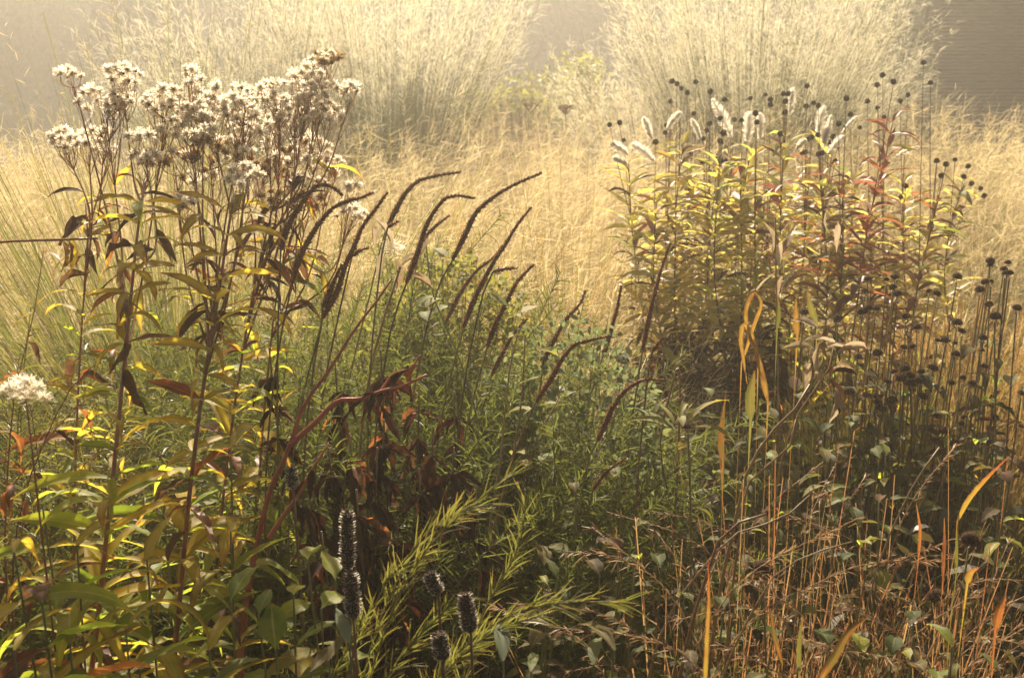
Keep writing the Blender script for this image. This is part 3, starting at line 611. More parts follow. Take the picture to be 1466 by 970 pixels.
# ------------------------------------------------------------------ dark curved seed spikes
SPK = [
 ([(398, 470), (400, 400), (402, 358)], [(402, 358), (413, 323), (436, 286), (450, 269), (462, 264), (477, 269), (491, 280)], 'leftmost dark seed spike, its tip hooking over to the right'),
 ([(396, 520), (408, 450), (419, 405)], [(419, 405), (425, 378), (440, 347), (456, 321), (477, 298), (500, 287), (516, 283), (535, 275)], 'second dark seed spike from the left, bending right near the fluff'),
 ([(440, 540), (456, 480)], [(462, 455), (483, 416), (495, 378), (506, 354), (520, 323), (537, 300), (555, 275)], 'straight dark seed spike, third from the left'),
 ([(450, 520), (462, 450)], [(462, 440), (470, 424), (480, 398), (490, 378)], 'short rough dark spike lying against the third spike'),
 ([(505, 520), (530, 420), (549, 339)], [(553, 328), (566, 302), (582, 275), (599, 259), (623, 252), (660, 246)], 'long dark spike arching right with its tip nearly level, topmost'),
 ([(548, 540), (560, 470), (574, 425)], [(582, 405), (599, 358), (609, 327), (625, 298), (638, 284), (652, 280), (680, 284)], 'dark spike with hooked top beside the open pale pods'),
 ([(590, 420), (598, 370)], [(600, 358), (608, 340), (620, 327), (644, 308)], 'small dark side spike right of the pale pods'),
 ([(600, 520), (620, 435), (635, 393)], [(648, 372), (667, 334), (682, 304), (704, 284), (731, 267), (776, 247)], 'longest thick dark spike sweeping up to the right'),
 ([(640, 560), (655, 500)], [(664, 468), (677, 433), (694, 398), (705, 378), (724, 349), (739, 324), (761, 296)], 'tall straight dark spike right of the longest one'),
 ([(625, 530), (634, 480)], [(640, 458), (657, 423), (682, 388), (711, 364), (720, 350)], 'thin dark spike crossing behind the tall straight one'),
 ([(680, 560), (697, 500)], [(698, 495), (709, 465), (724, 435), (739, 406), (764, 378)], 'reddish dark spike above the left of the grey green mound'),
 ([(690, 590), (700, 550)], [(704, 536), (719, 507), (736, 477), (756, 455)], 'short dark spike in front of the grey green mound'),
 ([(765, 600), (774, 550)], [(777, 529), (781, 512), (793, 487), (811, 457), (833, 430), (838, 415)], 'slender brown spike rising across the grey green mound'),
 ([(740, 640), (758, 595)], [(768, 573), (788, 544), (808, 509), (825, 492), (843, 487), (870, 481)], 'brown spike bent level to the right over the mound'),
 ([(832, 610), (850, 550)], [(864, 507), (875, 472), (882, 447), (890, 408)], 'upright brown spike at the right side of the mound'),
 ([(905, 600), (914, 540)], [(920, 500), (927, 465), (935, 430), (947, 385), (960, 347)], 'long brown spike in front of the dark stems right of centre'),
 ([(830, 720), (845, 650)], [(855, 630), (864, 613), (877, 583), (895, 559), (917, 545), (954, 544)], 'low brown spike arching to the right below the mound'),
 ([(925, 560), (930, 520)], [(934, 502), (942, 492), (949, 483)], 'tiny reddish spike right of the mound'),
 ([(830, 800), (842, 730)], [(849, 700), (868, 676), (897, 654)], 'dull low spike leaning right in the shade'),
 ([(470, 520), (485, 450)], [(504, 366), (515, 359), (528, 354)], 'stubby dark side spike left of the pale pods'),
 ([(540, 420), (550, 345)], [(555, 325), (562, 321), (571, 317)], 'very short side spike below the topmost arching spike'),
 ([(680, 470), (695, 410)], [(706, 388), (722, 385), (741, 384)], 'small level spike branching right in the middle'),
]
for k, (stem, spk, lab) in enumerate(SPK):
    d = 2.45 + .25 * math.sin(k * 2.3) + (0.1 if k in (9, 6) else 0)
    if k >= 16: d = 2.2
    if k < 4: d = 2.08
    S3 = [at(x, y, d) for x, y in spk]; T3 = [at(x, y, d + .02) for x, y in stem]
    base = T3[0] + (T3[0] - T3[-1]) * .4; base[2] = 0
    t = thing('seed_spike', lab, 'seed spike', base, 'dark curved seed spikes')
    g = G(); tube(g, smooth_path([base] + T3 + [S3[0]], 26), np.linspace(.0020, .0017, 26), 6); build('stem', g, M['stem_brown' if k % 2 else 'stem_green'], t)
    n = 46; P = smooth_path(S3, n); tt = np.linspace(0, 1, n)
    thick = (.0074 if len(spk) > 3 else .0048) * (1 - .72 * tt) * (0.55 + .45 * np.clip(tt * 6, 0, 1))
    g = G(); tube(g, P, np.maximum(thick * .8, .0012), 7)
    Ltot = np.linalg.norm(np.diff(P, axis=0), axis=1).sum(); nb = int(Ltot * 2600)
    f = U(0, .995, nb) * (n - 1); ii = f.astype(int); fr = (f - ii)[:, None]; Q = P[ii] * (1 - fr) + P[ii + 1] * fr; tg = norm(P[ii + 1] - P[ii])
    rad = norm(np.cross(tg, RNG.normal(size=(nb, 3)))); th = thick[ii][:, None]
    ribbons(g, Q + rad * th * .6, rad + tg * .8, U(.0022, .0062, nb) * (1.15 - .5 * tt[ii]), .0022, 0, 1, 1, 'stem')
    build('spike', g, [M['spike'], M['seed_capsule']], t)

# ------------------------------------------------------------------ feathery needle-leaved plants
def needle_stem(L, n, nl, mt, curve=.25, w=.0022):
    g = G()
    P = smooth_path([(0, 0, 0), (0, L * .1 * curve * 2, L * .5), (0, L * curve, L)], 16)
    tube(g, P, np.linspace(.0018, .0007, 16), 4, 1)
    f = np.linspace(.12, .999, n) * 15; ii = np.minimum(f.astype(int), 14); fr = (f - ii)[:, None]; Q = P[ii] * (1 - fr) + P[ii + 1] * fr; tg = norm(P[ii + 1] - P[ii])
    rad = norm(np.cross(tg, RNG.normal(size=(n, 3))))
    ribbons(g, Q, rad + tg * U(.45, 1.3, n)[:, None], nl * U(.75, 1.1, n) * (1.0 - .55 * (f / 15) ** 3), w, U(0, .5, n), 3, 0, 'blade', tint=f / 15 * .35 + U(0, .3, n))
    return g.mesh('needle_stem', [M[mt], M['stem_green']])
NS = [needle_stem(.55, 170, .068, 'needle', rnd(.1, .5), .0024) for k in range(6)]
NSG = [needle_stem(.5, 100, .066, 'needle_gold', rnd(.15, .5), .0028) for k in range(5)]
def needle_clump(label, px, py, d, n, rad, hz, meshes, lean=(0, 0), sc=(.85, 1.2)):
    p = at(px, py, d); t = thing('feathery_plant', label, 'plant', (p[0], p[1], 0), 'feathery needle leaved plants')
    for k in range(n):
        a = rnd(0, 6.283); rr = rad * math.sqrt(random.random()); x, y = p[0] + rr * math.cos(a), p[1] + rr * math.sin(a) * .8
        z = hz * rnd(.68, 1.0) - .16 * (rr / rad) ** 2
        dv = (math.cos(a) * rr / rad * .55 + lean[0] + rnd(-.15, .15), math.sin(a) * rr / rad * .5 + lean[1] + rnd(-.15, .15), 1)
        part('needle_stem', random.choice(meshes), t, aim((x, y, max(0, z - .5)), dv, rnd(*sc), t.location, rnd(0, 6)))
    return t
needle_clump('soft green feathery mass behind the dark spikes, left half', 450, 480, 2.95, 180, .38, 1.14, NS)
needle_clump('soft green feathery mass below the dark spikes, in the middle', 570, 520, 2.8, 180, .36, 1.09, NS, (.1, 0))
needle_clump('green feathery plant around the thin stalks left of the grey green mound', 680, 560, 2.65, 110, .26, .97, NS, (.1, 0))
needle_clump('yellow green feathery plant at the left edge above the woolly head', 60, 500, 2.35, 120, .28, 1.08, NSG)
needle_clump('lower green feathery plant at the left, under the woolly head', 60, 640, 2.1, 60, .24, .86, NS)
needle_clump('feathery green plant behind the two tall red stems', 240, 470, 2.7, 130, .34, 1.06, NSG)
needle_clump('dim feathery plant behind the dark hanging leaves', 540, 640, 2.4, 80, .3, .84, NS)
needle_clump('fine green feathery plant in front of the dark spikes stalks, left', 500, 580, 2.3, 90, .22, .97, NS)
needle_clump('fine green feathery plant in front of the dark spikes stalks, right', 640, 600, 2.32, 80, .2, .93, NS, (.1, 0))
# the long fronds in front
FR = [([(560, 880), (600, 800), (660, 735), (738, 676)], 1.62, 'long gold tipped feathery frond slanting up to the right in front centre'),
      ([(560, 850), (600, 775), (650, 735), (705, 720)], 1.66, 'shorter feathery frond beside the gold tipped one'),
      ([(690, 905), (740, 875), (810, 862), (905, 862)], 1.62, 'feathery frond lying almost level to the right at bottom centre'),
      ([(670, 930), (705, 905), (740, 890), (775, 880)], 1.58, 'small yellow frond under the level one'),
      ([(700, 860), (735, 800), (750, 750), (752, 700)], 1.75, 'upright tangled gold frond right of the slanting frond'),
      ([(520, 900), (545, 850), (565, 815), (600, 800)], 1.66, 'feathery frond at the left of the bottom group'),
      ([(560, 960), (590, 920), (620, 890), (650, 860)], 1.6, 'feathery frond low at the bottom between hyssop heads'),
      ([(480, 960), (500, 925), (515, 895), (520, 880)], 1.62, 'small feathery frond at the bottom left of the fronds')]
for pts, d, lab in FR:
    P3 = [at(x, y, d - .02 * k) for k, (x, y) in enumerate(pts)]
    base = P3[0] + np.array((rnd(-.05, .05), .05, 0)); base[2] = 0
    t = thing('feathery_frond', lab, 'plant', base, 'feathery fronds in front')
    P = smooth_path([base] + P3, 30); g = G(); tube(g, P, np.linspace(.0024, .0009, 30), 5); build('stem', g, M['stem_green'], t)
    g = G(); n = 180; f = (0.22 + .78 * RNG.random(n) ** .8) * 28.9; f = np.maximum(f, 8); ii = f.astype(int); fr = (f - ii)[:, None]; Q = P[ii] * (1 - fr) + P[ii + 1] * fr; tg = norm(P[ii + 1] - P[ii])
    rad = norm(np.cross(tg, RNG.normal(size=(n, 3)))) * np.array((1, .6, 1)) + np.array((0, 0, .3))
    ribbons(g, Q, rad * .6 + tg * U(.6, 1.4, n)[:, None], .07 * U(.7, 1.15, n) * (1.05 - .5 * (f / 29) ** 4), .0024, U(0, .35, n), 3, 0, 'blade')
    build('needle_leaves', g, M['needle_gold'], t, kind='stuff')

# ------------------------------------------------------------------ grey-green mound of small rounded leaves
def mound(label, px, py, d, R, zc, n, mt):
    p = at(px, py, d); t = thing('leafy_mound', label, 'plant', (p[0], p[1], 0))
    g = G(); tips = []
    for k in range(26):
        a = rnd(0, 6.283); e = rnd(.15, 1.3); tip = np.array((p[0] + R[0] * math.cos(a) * math.cos(e), p[1] + R[1] * math.sin(a) * math.cos(e), zc + R[2] * math.sin(e)))
        P = smooth_path([(p[0], p[1], 0), (np.array((p[0], p[1], 0)) + tip) / 2 + np.array((0, 0, .12)), tip], 12); tube(g, P, np.linspace(.003, .001, 12), 4); tips.append(P)
    build('stem', g, M['stem_green'], t)
    g = G(); nn = 1500; cen = np.array((p[0], p[1], zc)); dd = sphere_dirs(nn, -.25, 1); Q = cen + dd * np.array(R) * U(.72, 1.05, nn)[:, None]
    ribbons(g, Q, dd * .5 + RNG.normal(0, .6, (nn, 3)) + np.array((0, 0, .2)), U(.016, .026, nn), .011, U(0, .5, nn), 3, 0, 'leaf'); build('leaf_mass', g, M[mt], t, kind='stuff')
    for k in range(n):
        P = random.choice(tips); q = P[int(11.99 * random.random() ** .55)]; q = q + RNG.normal(0, .018, 3); y0 = rnd(0, 6.28)
        for e in (-.8, 0, .8): put_leaf(t, bap, mt if random.random() < .85 else 'lime', q, y0 + e, rnd(.0, .8), rnd(.5, .85), rnd(-.3, .3))
mound('grey green mound of small rounded leaves in the centre', 815, 500, 2.6, (.21, .18, .30), .76, 98, 'sage')
mound('bright yellow green leafy plant between the dark spikes', 640, 380, 2.95, (.20, .16, .22), .92, 60, 'lime')

# thin pale stalks left of the mound
for pts, d, lab, m in [([(700, 760), (716, 660), (724, 580), (735, 500), (750, 455)], 2.2, 'pale thin stalk crossing up through the green, right one', 'stem_tan'),
                    ([(705, 760), (728, 680), (745, 590), (752, 480)], 2.2, 'pale forked stalk beside the thin right one', 'stem_tan'),
                    ([(740, 790), (760, 650), (800, 570)], 2.3, 'pale stalk leaning right below the mound', 'stem_tan'),
                    ([(660, 520), (640, 470), (622, 430), (610, 350)], 2.4, 'green stalk climbing among the dark spikes', 'stem_green')]:
    P3 = [at(x, y, d) for x, y in pts]; base = P3[0].copy(); base[2] = 0
    t = thing('bare_stalk', lab, 'stalk', base); g = G(); tube(g, smooth_path([base] + P3, 24), np.linspace(.003, .0015, 24), 5); build('stem', g, M[m], t)
    for k in range(5): put_leaf(t, bap, 'lime', P3[rnd(0, 1) > .5 and -1 or -2] + RNG.normal(0, .02, 3), rnd(0, 6), rnd(-.2, .6), 1.2)

# ------------------------------------------------------------------ dark withered plants hanging in the shade
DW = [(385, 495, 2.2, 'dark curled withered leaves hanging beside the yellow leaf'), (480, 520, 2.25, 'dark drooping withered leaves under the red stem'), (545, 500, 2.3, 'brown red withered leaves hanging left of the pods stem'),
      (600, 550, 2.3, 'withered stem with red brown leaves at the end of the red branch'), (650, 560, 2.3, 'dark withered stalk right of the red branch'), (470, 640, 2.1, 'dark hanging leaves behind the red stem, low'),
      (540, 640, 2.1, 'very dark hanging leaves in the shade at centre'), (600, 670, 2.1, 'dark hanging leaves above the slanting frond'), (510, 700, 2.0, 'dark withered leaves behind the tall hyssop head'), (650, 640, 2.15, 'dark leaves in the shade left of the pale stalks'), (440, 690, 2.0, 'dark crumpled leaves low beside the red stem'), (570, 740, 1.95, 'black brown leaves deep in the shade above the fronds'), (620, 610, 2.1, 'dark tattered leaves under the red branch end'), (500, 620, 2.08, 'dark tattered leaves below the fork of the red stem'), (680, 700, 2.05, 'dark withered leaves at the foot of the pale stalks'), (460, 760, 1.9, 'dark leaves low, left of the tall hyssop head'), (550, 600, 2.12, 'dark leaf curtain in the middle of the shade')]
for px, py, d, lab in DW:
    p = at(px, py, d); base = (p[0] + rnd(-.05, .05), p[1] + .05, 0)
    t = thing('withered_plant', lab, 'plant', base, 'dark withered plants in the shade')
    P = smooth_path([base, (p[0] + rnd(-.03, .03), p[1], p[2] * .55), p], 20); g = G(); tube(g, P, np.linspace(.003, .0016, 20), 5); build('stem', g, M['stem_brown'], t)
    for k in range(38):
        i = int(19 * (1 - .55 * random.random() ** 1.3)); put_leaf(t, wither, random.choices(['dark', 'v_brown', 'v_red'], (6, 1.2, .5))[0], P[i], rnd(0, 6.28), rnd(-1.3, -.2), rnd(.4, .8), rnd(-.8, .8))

# ------------------------------------------------------------------ bright red branching stems
P3 = [at(x, y, 1.85) for x, y in [(372, 760), (390, 692), (412, 646), (436, 577), (467, 536), (495, 492), (512, 464), (530, 444), (560, 400)]]
base = P3[0] + np.array((-.05, 0, 0)); base[2] = 0
t = thing('red_branch', 'bright red forked bare stem slanting up to the right at centre left', 'plant stem', base)
g = G(); tube(g, smooth_path([base] + P3, 40), np.concatenate((np.linspace(.0062, .0060, 18), np.linspace(.006, .0016, 22))), 7); build('stem', g, M['stem_redbright'], t)
for pts, r in [([(416, 636), (453, 603), (486, 573), (515, 571), (545, 560), (580, 551), (611, 536)], .0048), ([(545, 560), (563, 536), (589, 525), (602, 508)], .0026), ([(385, 770), (408, 735), (432, 700), (449, 668), (471, 635)], .0042)]:
    g = G(); P = smooth_path([at(x, y, 1.85 - .004 * k) for k, (x, y) in enumerate(pts)], 24); tube(g, P, np.linspace(r, r * .35, 24), 6); build('branch', g, M['stem_redbright'], t)
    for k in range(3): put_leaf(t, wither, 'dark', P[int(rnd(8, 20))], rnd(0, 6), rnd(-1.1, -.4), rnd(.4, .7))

# open pale pods
p = at(573, 382, 2.3); base = (p[0] - .06, p[1], 0)
t = thing('split_pods', 'cluster of split papery pods with white silk among the dark spikes', 'seed pods', base)
g = G(); tube(g, smooth_path([base, at(545, 470, 2.3), p], 16), .0026, 5); build('stem', g, M['stem_tan'], t)
podg = G(); leaf_geo(podg, .055, .022, .5, .9, .05, .4, 8, 'lance'); podm = podg.mesh('pod', M['papery'])
for (x, y, yaw, pit) in [(536, 352, 2.7, 1.5), (548, 362, .5, -1.2), (566, 372, 3.6, -1.3), (585, 392, -1.4, -.5), (575, 380, -.9, .5), (600, 372, -.6, .9), (560, 350, 1.5, 1.2)]:
    part('pod', podm, t, place(at(x, y, 2.3 + rnd(-.02, .02)), yaw, pit, rnd(-1, 1), rnd(.9, 1.2), t.location))
g = G(); n = 150; c = at(562, 355, 2.3); d = sphere_dirs(n, -.5, 1); ribbons(g, c + RNG.normal(0, .006, (n, 3)), d, U(.01, .022, n), .0012, .1, 1, 0, 'stem'); build('silk', g, M['fluff'], t, kind='stuff')

# ------------------------------------------------------------------ hyssop heads at bottom centre
for (x0, y0, x1, y1, w, d, lab) in [(498, 815, 497, 728, 24, 1.6, 'tall woolly hyssop seed head with bright rim at bottom left of centre'), (506, 885, 502, 818, 26, 1.55, 'dark hyssop seed head directly below the tall one'), (628, 850, 614, 820, 22, 1.55, 'small hyssop head leaning left in front of the frond'),
                                  (674, 905, 664, 848, 28, 1.5, 'stout hyssop head at bottom centre beside the level frond'), (634, 945, 628, 905, 26, 1.48, 'lowest hyssop head near the bottom edge'), (420, 700, 416, 668, 18, 1.8, 'small woolly head against the red stem')]:
    a, b = at(x0, y0, d), at(x1, y1, d); base = a + (a - b) * .3; base[2] = 0
    t = thing('hyssop_head', lab, 'seed head', base, 'hyssop seed heads')
    g = G(); tube(g, smooth_path([base, (base + a) / 2 + np.array((.01, 0, .02)), a], 12), .002, 5); build('stem', g, M['stem_brown'], t)
    R = w / F * d / 2; n = 24; P = smooth_path([a, (a + b) / 2, b], n); tt = np.linspace(0, 1, n); prof = R * np.sqrt(np.clip(1 - (2 * tt - 1) ** 6, .06, 1)) * (1 - .2 * tt)
    g = G(); tube(g, P, prof * .72, 9, 0); nb = 620; f = U(0, .99, nb) * (n - 1); ii = f.astype(int); tg = norm(P[ii + 1] - P[ii]); rad = norm(np.cross(tg, RNG.normal(size=(nb, 3))))
    ribbons(g, P[ii] + rad * prof[ii][:, None] * .65, rad + tg * .9, U(.003, .0055, nb), .0019, 0, 1, 1, 'stem')
    nb = 320; f = U(0, .99, nb) * (n - 1); ii = f.astype(int); tg = norm(P[ii + 1] - P[ii]); rad = norm(np.cross(tg, RNG.normal(size=(nb, 3))))
    ribbons(g, P[ii] + rad * prof[ii][:, None] * .8, rad + tg * .4, U(.002, .005, nb), .0009, 0, 1, 2, 'stem')
    build('spike', g, [M['cone'], M['agast'], M['fluff']], t)

# ------------------------------------------------------------------ coneflower seed heads
def cone_mesh(k):
    g = G(); lathe(g, [(.002, -.004), (.008, -.003), (.0125, .0), (.0135, .003), (.012, .008), (.0085, .0115), (.004, .0132), (.0004, .0138)], 12, 0)
    n = 260; d = sphere_dirs(n, -.2, 1); Pp = d * np.array((.0122, .0122, .0118)); ribbons(g, Pp, d + RNG.normal(0, .25, (n, 3)), U(.0022, .0062, n), .0019, 0, 1, 1, 'hair')
    n = 9; a = np.arange(n) * 6.283 / n; d = np.stack((np.cos(a), np.sin(a), -U(.2, 1.2, n)), -1); ribbons(g, np.tile((0, 0, -.003), (n, 1)) + d * .004, d, .011, .003, .3, 2, 2, 'leaf')
    return g.mesh('cone', [M['cone'], M['bristle'], M['v_brown']])
CM = [cone_mesh(k) for k in range(4)]
heads = []
for X_, Y_, w in [(460,135,50),(580,140,40),(633,123,55),(622,188,55),(652,232,60),(440,213,45),(855,212,40),(905,228,58),(1035,122,65),(1248,20,60),(1250,42,45),(1362,30,45),(1335,70,45),(1375,98,50),(1345,95,40),(1180,205,65),(1215,155,55),(1255,150,32),(1240,298,55),(1420,322,60),(1278,380,85),(1035,418,70),(1065,472,50),(1200,515,60),(1022,547,35),(960,530,65),(910,530,40),(778,448,58),(705,378,65),(512,327,58),(468,320,50),(425,350,75),(268,388,65),(50,350,60),(690,575,50),(750,567,45),(1025,620,60),(1212,698,50),(1195,595,35),(402,637,62),(525,613,70),(700,715,68),(628,733,48),(735,760,60),(675,780,75),(800,787,75),(743,812,75),(805,730,50),(877,708,72),(590,795,50),(855,825,40),(1000,800,45),(1070,770,45),(1130,805,55),(1445,870,50),(340,862,78),(815,890,60),(525,928,60),(617,920,80)]:
    heads.append((1140 + X_ / 4.497, 370 + Y_ / 4.497, w / 4.497))
for X_, Y_, w in [(545,115,70),(612,370,75),(400,400,65),(160,550,80),(910,165,60),(955,262,75),(1225,330,68),(1060,210,50),(1280,172,50),(1022,328,45),(905,602,55),(960,615,55),(785,790,60),(1080,165,35)]:
    heads.append((1140 + X_ / 4.497, 560 + Y_ / 4.497, w / 4.497))
for X_, Y_, w in [(1240,388,80),(1048,500,65),(1285,577,65),(1070,590,60),(1105,620,70),(1405,432,55),(1060,405,60),(1240,830,60),(870,640,45),(385,505,80),(625,130,50),(1020,275,55)]:
    heads.append((960 + X_ / 2.897, 640 + Y_ / 2.897, w / 2.897))
for X_, Y_, w in [(650,235,65),(755,258,55),(1050,135,70),(1210,25,60),(1080,360,45),(960,400,55),(1180,410,60)]:
    heads.append((840 + X_ / 4.58, 560 + Y_ / 4.58, w / 4.58))
heads += [(892, 518, 18), (908, 568, 17.5), (725, 577, 11), (762, 597, 10), (857, 546, 9), (910, 539, 10), (810, 905, 24), (818, 942, 22)]
UNIQ = {20: 'large flat domed coneflower head close to the right edge, above the gold grass', 71: None}
def cone_label(x, y, w):
    if y > 800 and x < 900: return ('dark coneflower head near the bottom edge, right of the level frond' if y < 920 else 'dark coneflower head lowest of all, touching the bottom edge')
    if x < 800: return ('tiny coneflower head on a pale thin stalk left of the grey green mound' if x < 745 else 'tiny coneflower head under the level brown spike, below the mound')
    if x < 960: return 'coneflower head with lit rim at the right foot of the grey green mound'
    if y > 700: return 'large near coneflower head among red and straw blades at bottom right' if x > 1250 else 'coneflower head among straw grasses low in the right half'
    if x < 1160: return 'coneflower head beside the orange strap leaves and twiggy stems'
    if y < 440: return 'small coneflower head in the gold grass at upper right' if x > 1320 else 'small coneflower head below the red leaved stems'
    if y < 520: return 'coneflower head in the upper middle of the right hand seed heads'
    if y < 570: return 'coneflower head in the tight cluster in the middle of the right side'
    return 'coneflower head over pale green leaves below the tight cluster'
for k, (x, y, w) in enumerate(heads):
    d = float(np.clip(.029 * F / w, 1.65, 2.85)); p = at(x, y, d)
    base = np.array((p[0] + rnd(-.07, .07), p[1] + rnd(-.04, .10), 0))
    size = 'large near ' if w > 19 else 'small far ' if w < 11 else ''
    lab = UNIQ.get(k) or (cone_label(x, y, w) if x < 800 or (y > 800 and x < 900) else near_label(size + 'dark coneflower head', x, y))
    t = thing('coneflower', lab, 'seed head', base, 'dark coneflower seed heads')
    P = smooth_path([base, (base + p) / 2 + np.array((rnd(-.02, .02), rnd(-.02, .02), .02)), p - (0, 0, .01)], 18)
    g = G(); tube(g, P, np.linspace(.0026, .0017, 18), 5); build('stem', g, random.choice([M['stem_brown'], M['stem_green'], M['stem_tan'], M['stem_green']]), t)
    tg = P[-1] - P[-3]; s = w / F * d / .029
    part('cone', random.choice(CM), t, aim(p, norm(tg) + RNG.normal(0, .18, 3), s, t.location, rnd(0, 6)))
    for q in range(random.choice((3, 4, 5))):
        i = int(17 * rnd(.42, .88)); put_leaf(t, conel if random.random() < .8 else wither, random.choices(['cone_leaf', 'v_brown', 'v_green', 'v_yellow'], (6, 1.6, .5, .3))[0], P[i], rnd(0, 6.28), rnd(-.1, .6), rnd(.6, 1.15), rnd(-.3, .3))

# low leafy plants: grey green at lower right, ovate yellow green at bottom left
def low_plant(name, label, px, py, d, n, getter, mts, wts, group, s=(.7, 1.2), spread=.05):
    p = at(px, py, d); base = (p[0] + rnd(-.03, .03), p[1] + rnd(0, .06), 0); t = thing(name, label, 'leafy plant', base, group)
    P = smooth_path([base, (base[0], base[1], p[2] * .5), p], 16); g = G(); tube(g, P, np.linspace(.003, .0014, 16), 5); build('stem', g, M['stem_green'], t)
    for k in range(n):
        i = int(15 * (1 - .62 * (k / n))); put_leaf(t, getter, random.choices(mts, wts)[0], P[i], k * 2.4 + rnd(-.5, .5), rnd(0, .65), rnd(*s), rnd(-.3, .3))
    return t
for k in range(46):
    px = rnd(770, 1460); py = rnd(640, 990) if px > 900 else rnd(650, 880); d = 2.35 - (py - 640) / 350 * .75 + rnd(-.08, .08)
    low_plant('leafy_plant', near_label('dull grey green leafy plant', px, py), px, py, d, random.choice((7, 8, 9, 10)), conel, ['cone_leaf', 'v_brown', 'v_green', 'lime'], (7, 1, .8, .25), 'dull leafy plants in the lower right', (.42, .85))
for k in range(30):
    px, py = rnd(990, 1462), rnd(545, 700); d = 2.95 - (py - 545) / 155 * .5 + rnd(-.06, .06)
    low_plant('leafy_plant', near_label('green leafy plant', px, py), px, py, d, 13, conel, ['cone_leaf', 'v_green', 'lime', 'v_brown'], (6, 2, 1, .7), 'leafy plants beneath the coneflower heads', (.5, .95))
for px, py, d, lab in [(440, 800, 1.65, 'green ovate leaved plant left of the tall hyssop head'), (420, 850, 1.6, 'green ovate leaved plant below the red stem'), (370, 880, 1.58, 'ovate leaved plant at the bottom beside the second tall stem'), (460, 870, 1.62, 'ovate leaved plant just left of the dark hyssop head'),
                       (395, 930, 1.55, 'ovate leaved plant at the bottom edge'), (330, 860, 1.6, 'ovate leaved plant crossing the second tall stem'), (480, 830, 1.68, 'small ovate leaved plant touching the hyssop head')]:
    low_plant('ovate_leaved_plant', lab, px, py, d, 12, ovate, ['v_green', 'lime', 'v_yellow'], (7, .9, .7), 'ovate leaved plants at bottom left', (.6, 1.0))
for k, (px, py, d) in enumerate([(20, 790, 1.5), (60, 860, 1.5), (100, 920, 1.5), (180, 900, 1.55), (210, 800, 1.65), (60, 720, 1.7), (300, 930, 1.55), (200, 960, 1.5), (110, 780, 1.65), (20, 930, 1.45), (330, 760, 1.75), (230, 690, 1.85), (330, 640, 1.95)]):
    low_plant('young_ironweed', ['yellow green leafy shoot at the bottom left corner', 'leafy yellow shoot left of the first tall stem', 'leafy shoot at the bottom between corner and first stem', 'leafy shoot low between the two tall stems', 'leafy shoot between the tall stems, higher up', 'leafy shoot at the left edge below the feathery plant', 'leafy shoot at the bottom right of the second tall stem',
               'lowest leafy shoot between the two tall stems', 'leafy shoot close behind the first tall stem', 'shoot with big yellow leaf cut by the left edge', 'leafy shoot right of the second tall stem', 'leafy shoot behind, between the tall stems', 'leafy shoot behind, right of the second stem'][k],
              px, py, d, 22, vern, ['v_green', 'v_yellow', 'v_red', 'v_brown'], (6, 3.5, .5, .4), 'leafy shoots around the tall stems', (.75, 1.2))
for k in range(7):
    low_plant('bluish_leafy_plant', ['silvery sprig at the bottom edge, leftmost of those under the level frond', 'silvery sprig at the bottom edge, second of those under the level frond', 'silvery sprig just right of the lowest coneflower head', 'silvery sprig a little higher, right of the lowest coneflower head', 'silvery sprig at the bottom edge below the dark hyssop head', 'silvery sprig beside the foot of the left fronds', 'silvery sprig at the bottom edge among ovate leaves'][k], (720, 760, 850, 880, 470, 500, 445)[k], (945, 960, 950, 930, 945, 920, 960)[k], 1.5, 10, lance, ['sage', 'cone_leaf'], (4, 1), 'silvery sprigs at the bottom', (.7, 1.0))
# lobed yellow green leaf right of centre
p = at(985, 620, 2.15); t = thing('lobed_leaf_plant', 'bright yellow green lobed leaves right of centre', 'leafy plant', (p[0], p[1], 0))
g = G(); tube(g, smooth_path([(p[0], p[1], 0), p + (.01, 0, -.15), p], 12), .002, 5); build('stem', g, M['stem_green'], t)
for x, y, b in [(945, 590, 1.9), (985, 585, .5), (960, 575, 1.2), (1010, 600, -.4), (950, 610, 2.3), (1000, 575, .2), (940, 605, 2.6), (970, 600, 1.5)]:
    put_leaf(t, lance, 'lime', at((x + 985) / 2, (y + 620) / 2, 2.15), -math.pi / 2 + b, rnd(.1, .7), rnd(.6, .9))

# ------------------------------------------------------------------ leafy lance stems with small dark heads (right)
sg = G(); lathe(sg, [(.001, -.006), (.004, -.005), (.0064, -.001), (.0062, .003), (.004, .0062), (.0004, .0072)], 9, 0); n_ = 60; d_ = sphere_dirs(n_, -.6, 1); ribbons(sg, d_ * .0056, d_ + RNG.normal(0, .3, (60, 3)), U(.002, .005, 60), .0016, 0, 1, 0, 'hair')
SHM = sg.mesh('seed_head', [M['cone']])
small = [(860 + a / 5.638, 80 + b / 5.638) for a, b in [(577,208),(615,228),(650,265),(700,300),(767,213),(562,370),(885,290),(998,355),(750,468),(72,558),(152,540),(185,683),(443,697),(530,560),(520,620),(965,505),(1078,518),(1135,523),(1208,345),(1330,315),(1370,355),(1370,398),(1250,465),(1260,537),(880,548),(855,603),(1048,585),(1028,643),(990,625),(827,670),(965,690),(728,787),(827,855),(950,810),(1010,845),(975,850),(885,938),(1450,630)]]
small += [(1100 + a / 5.638, 80 + b / 5.638) for a, b in [(122,308),(160,308),(137,370),(135,458),(312,245),(305,408),(365,382),(403,403),(630,345),(800,368),(665,475),(568,550),(738,580),(880,237),(922,157),(1010,212),(1252,57),(1308,218),(1128,318),(1065,368),(880,420),(935,495),(400,640),(350,660),(318,675),(470,660),(520,655),(487,700),(552,740),(435,785),(405,795),(272,790),(300,780),(540,848),(95,630),(1358,848),(1432,875)]]
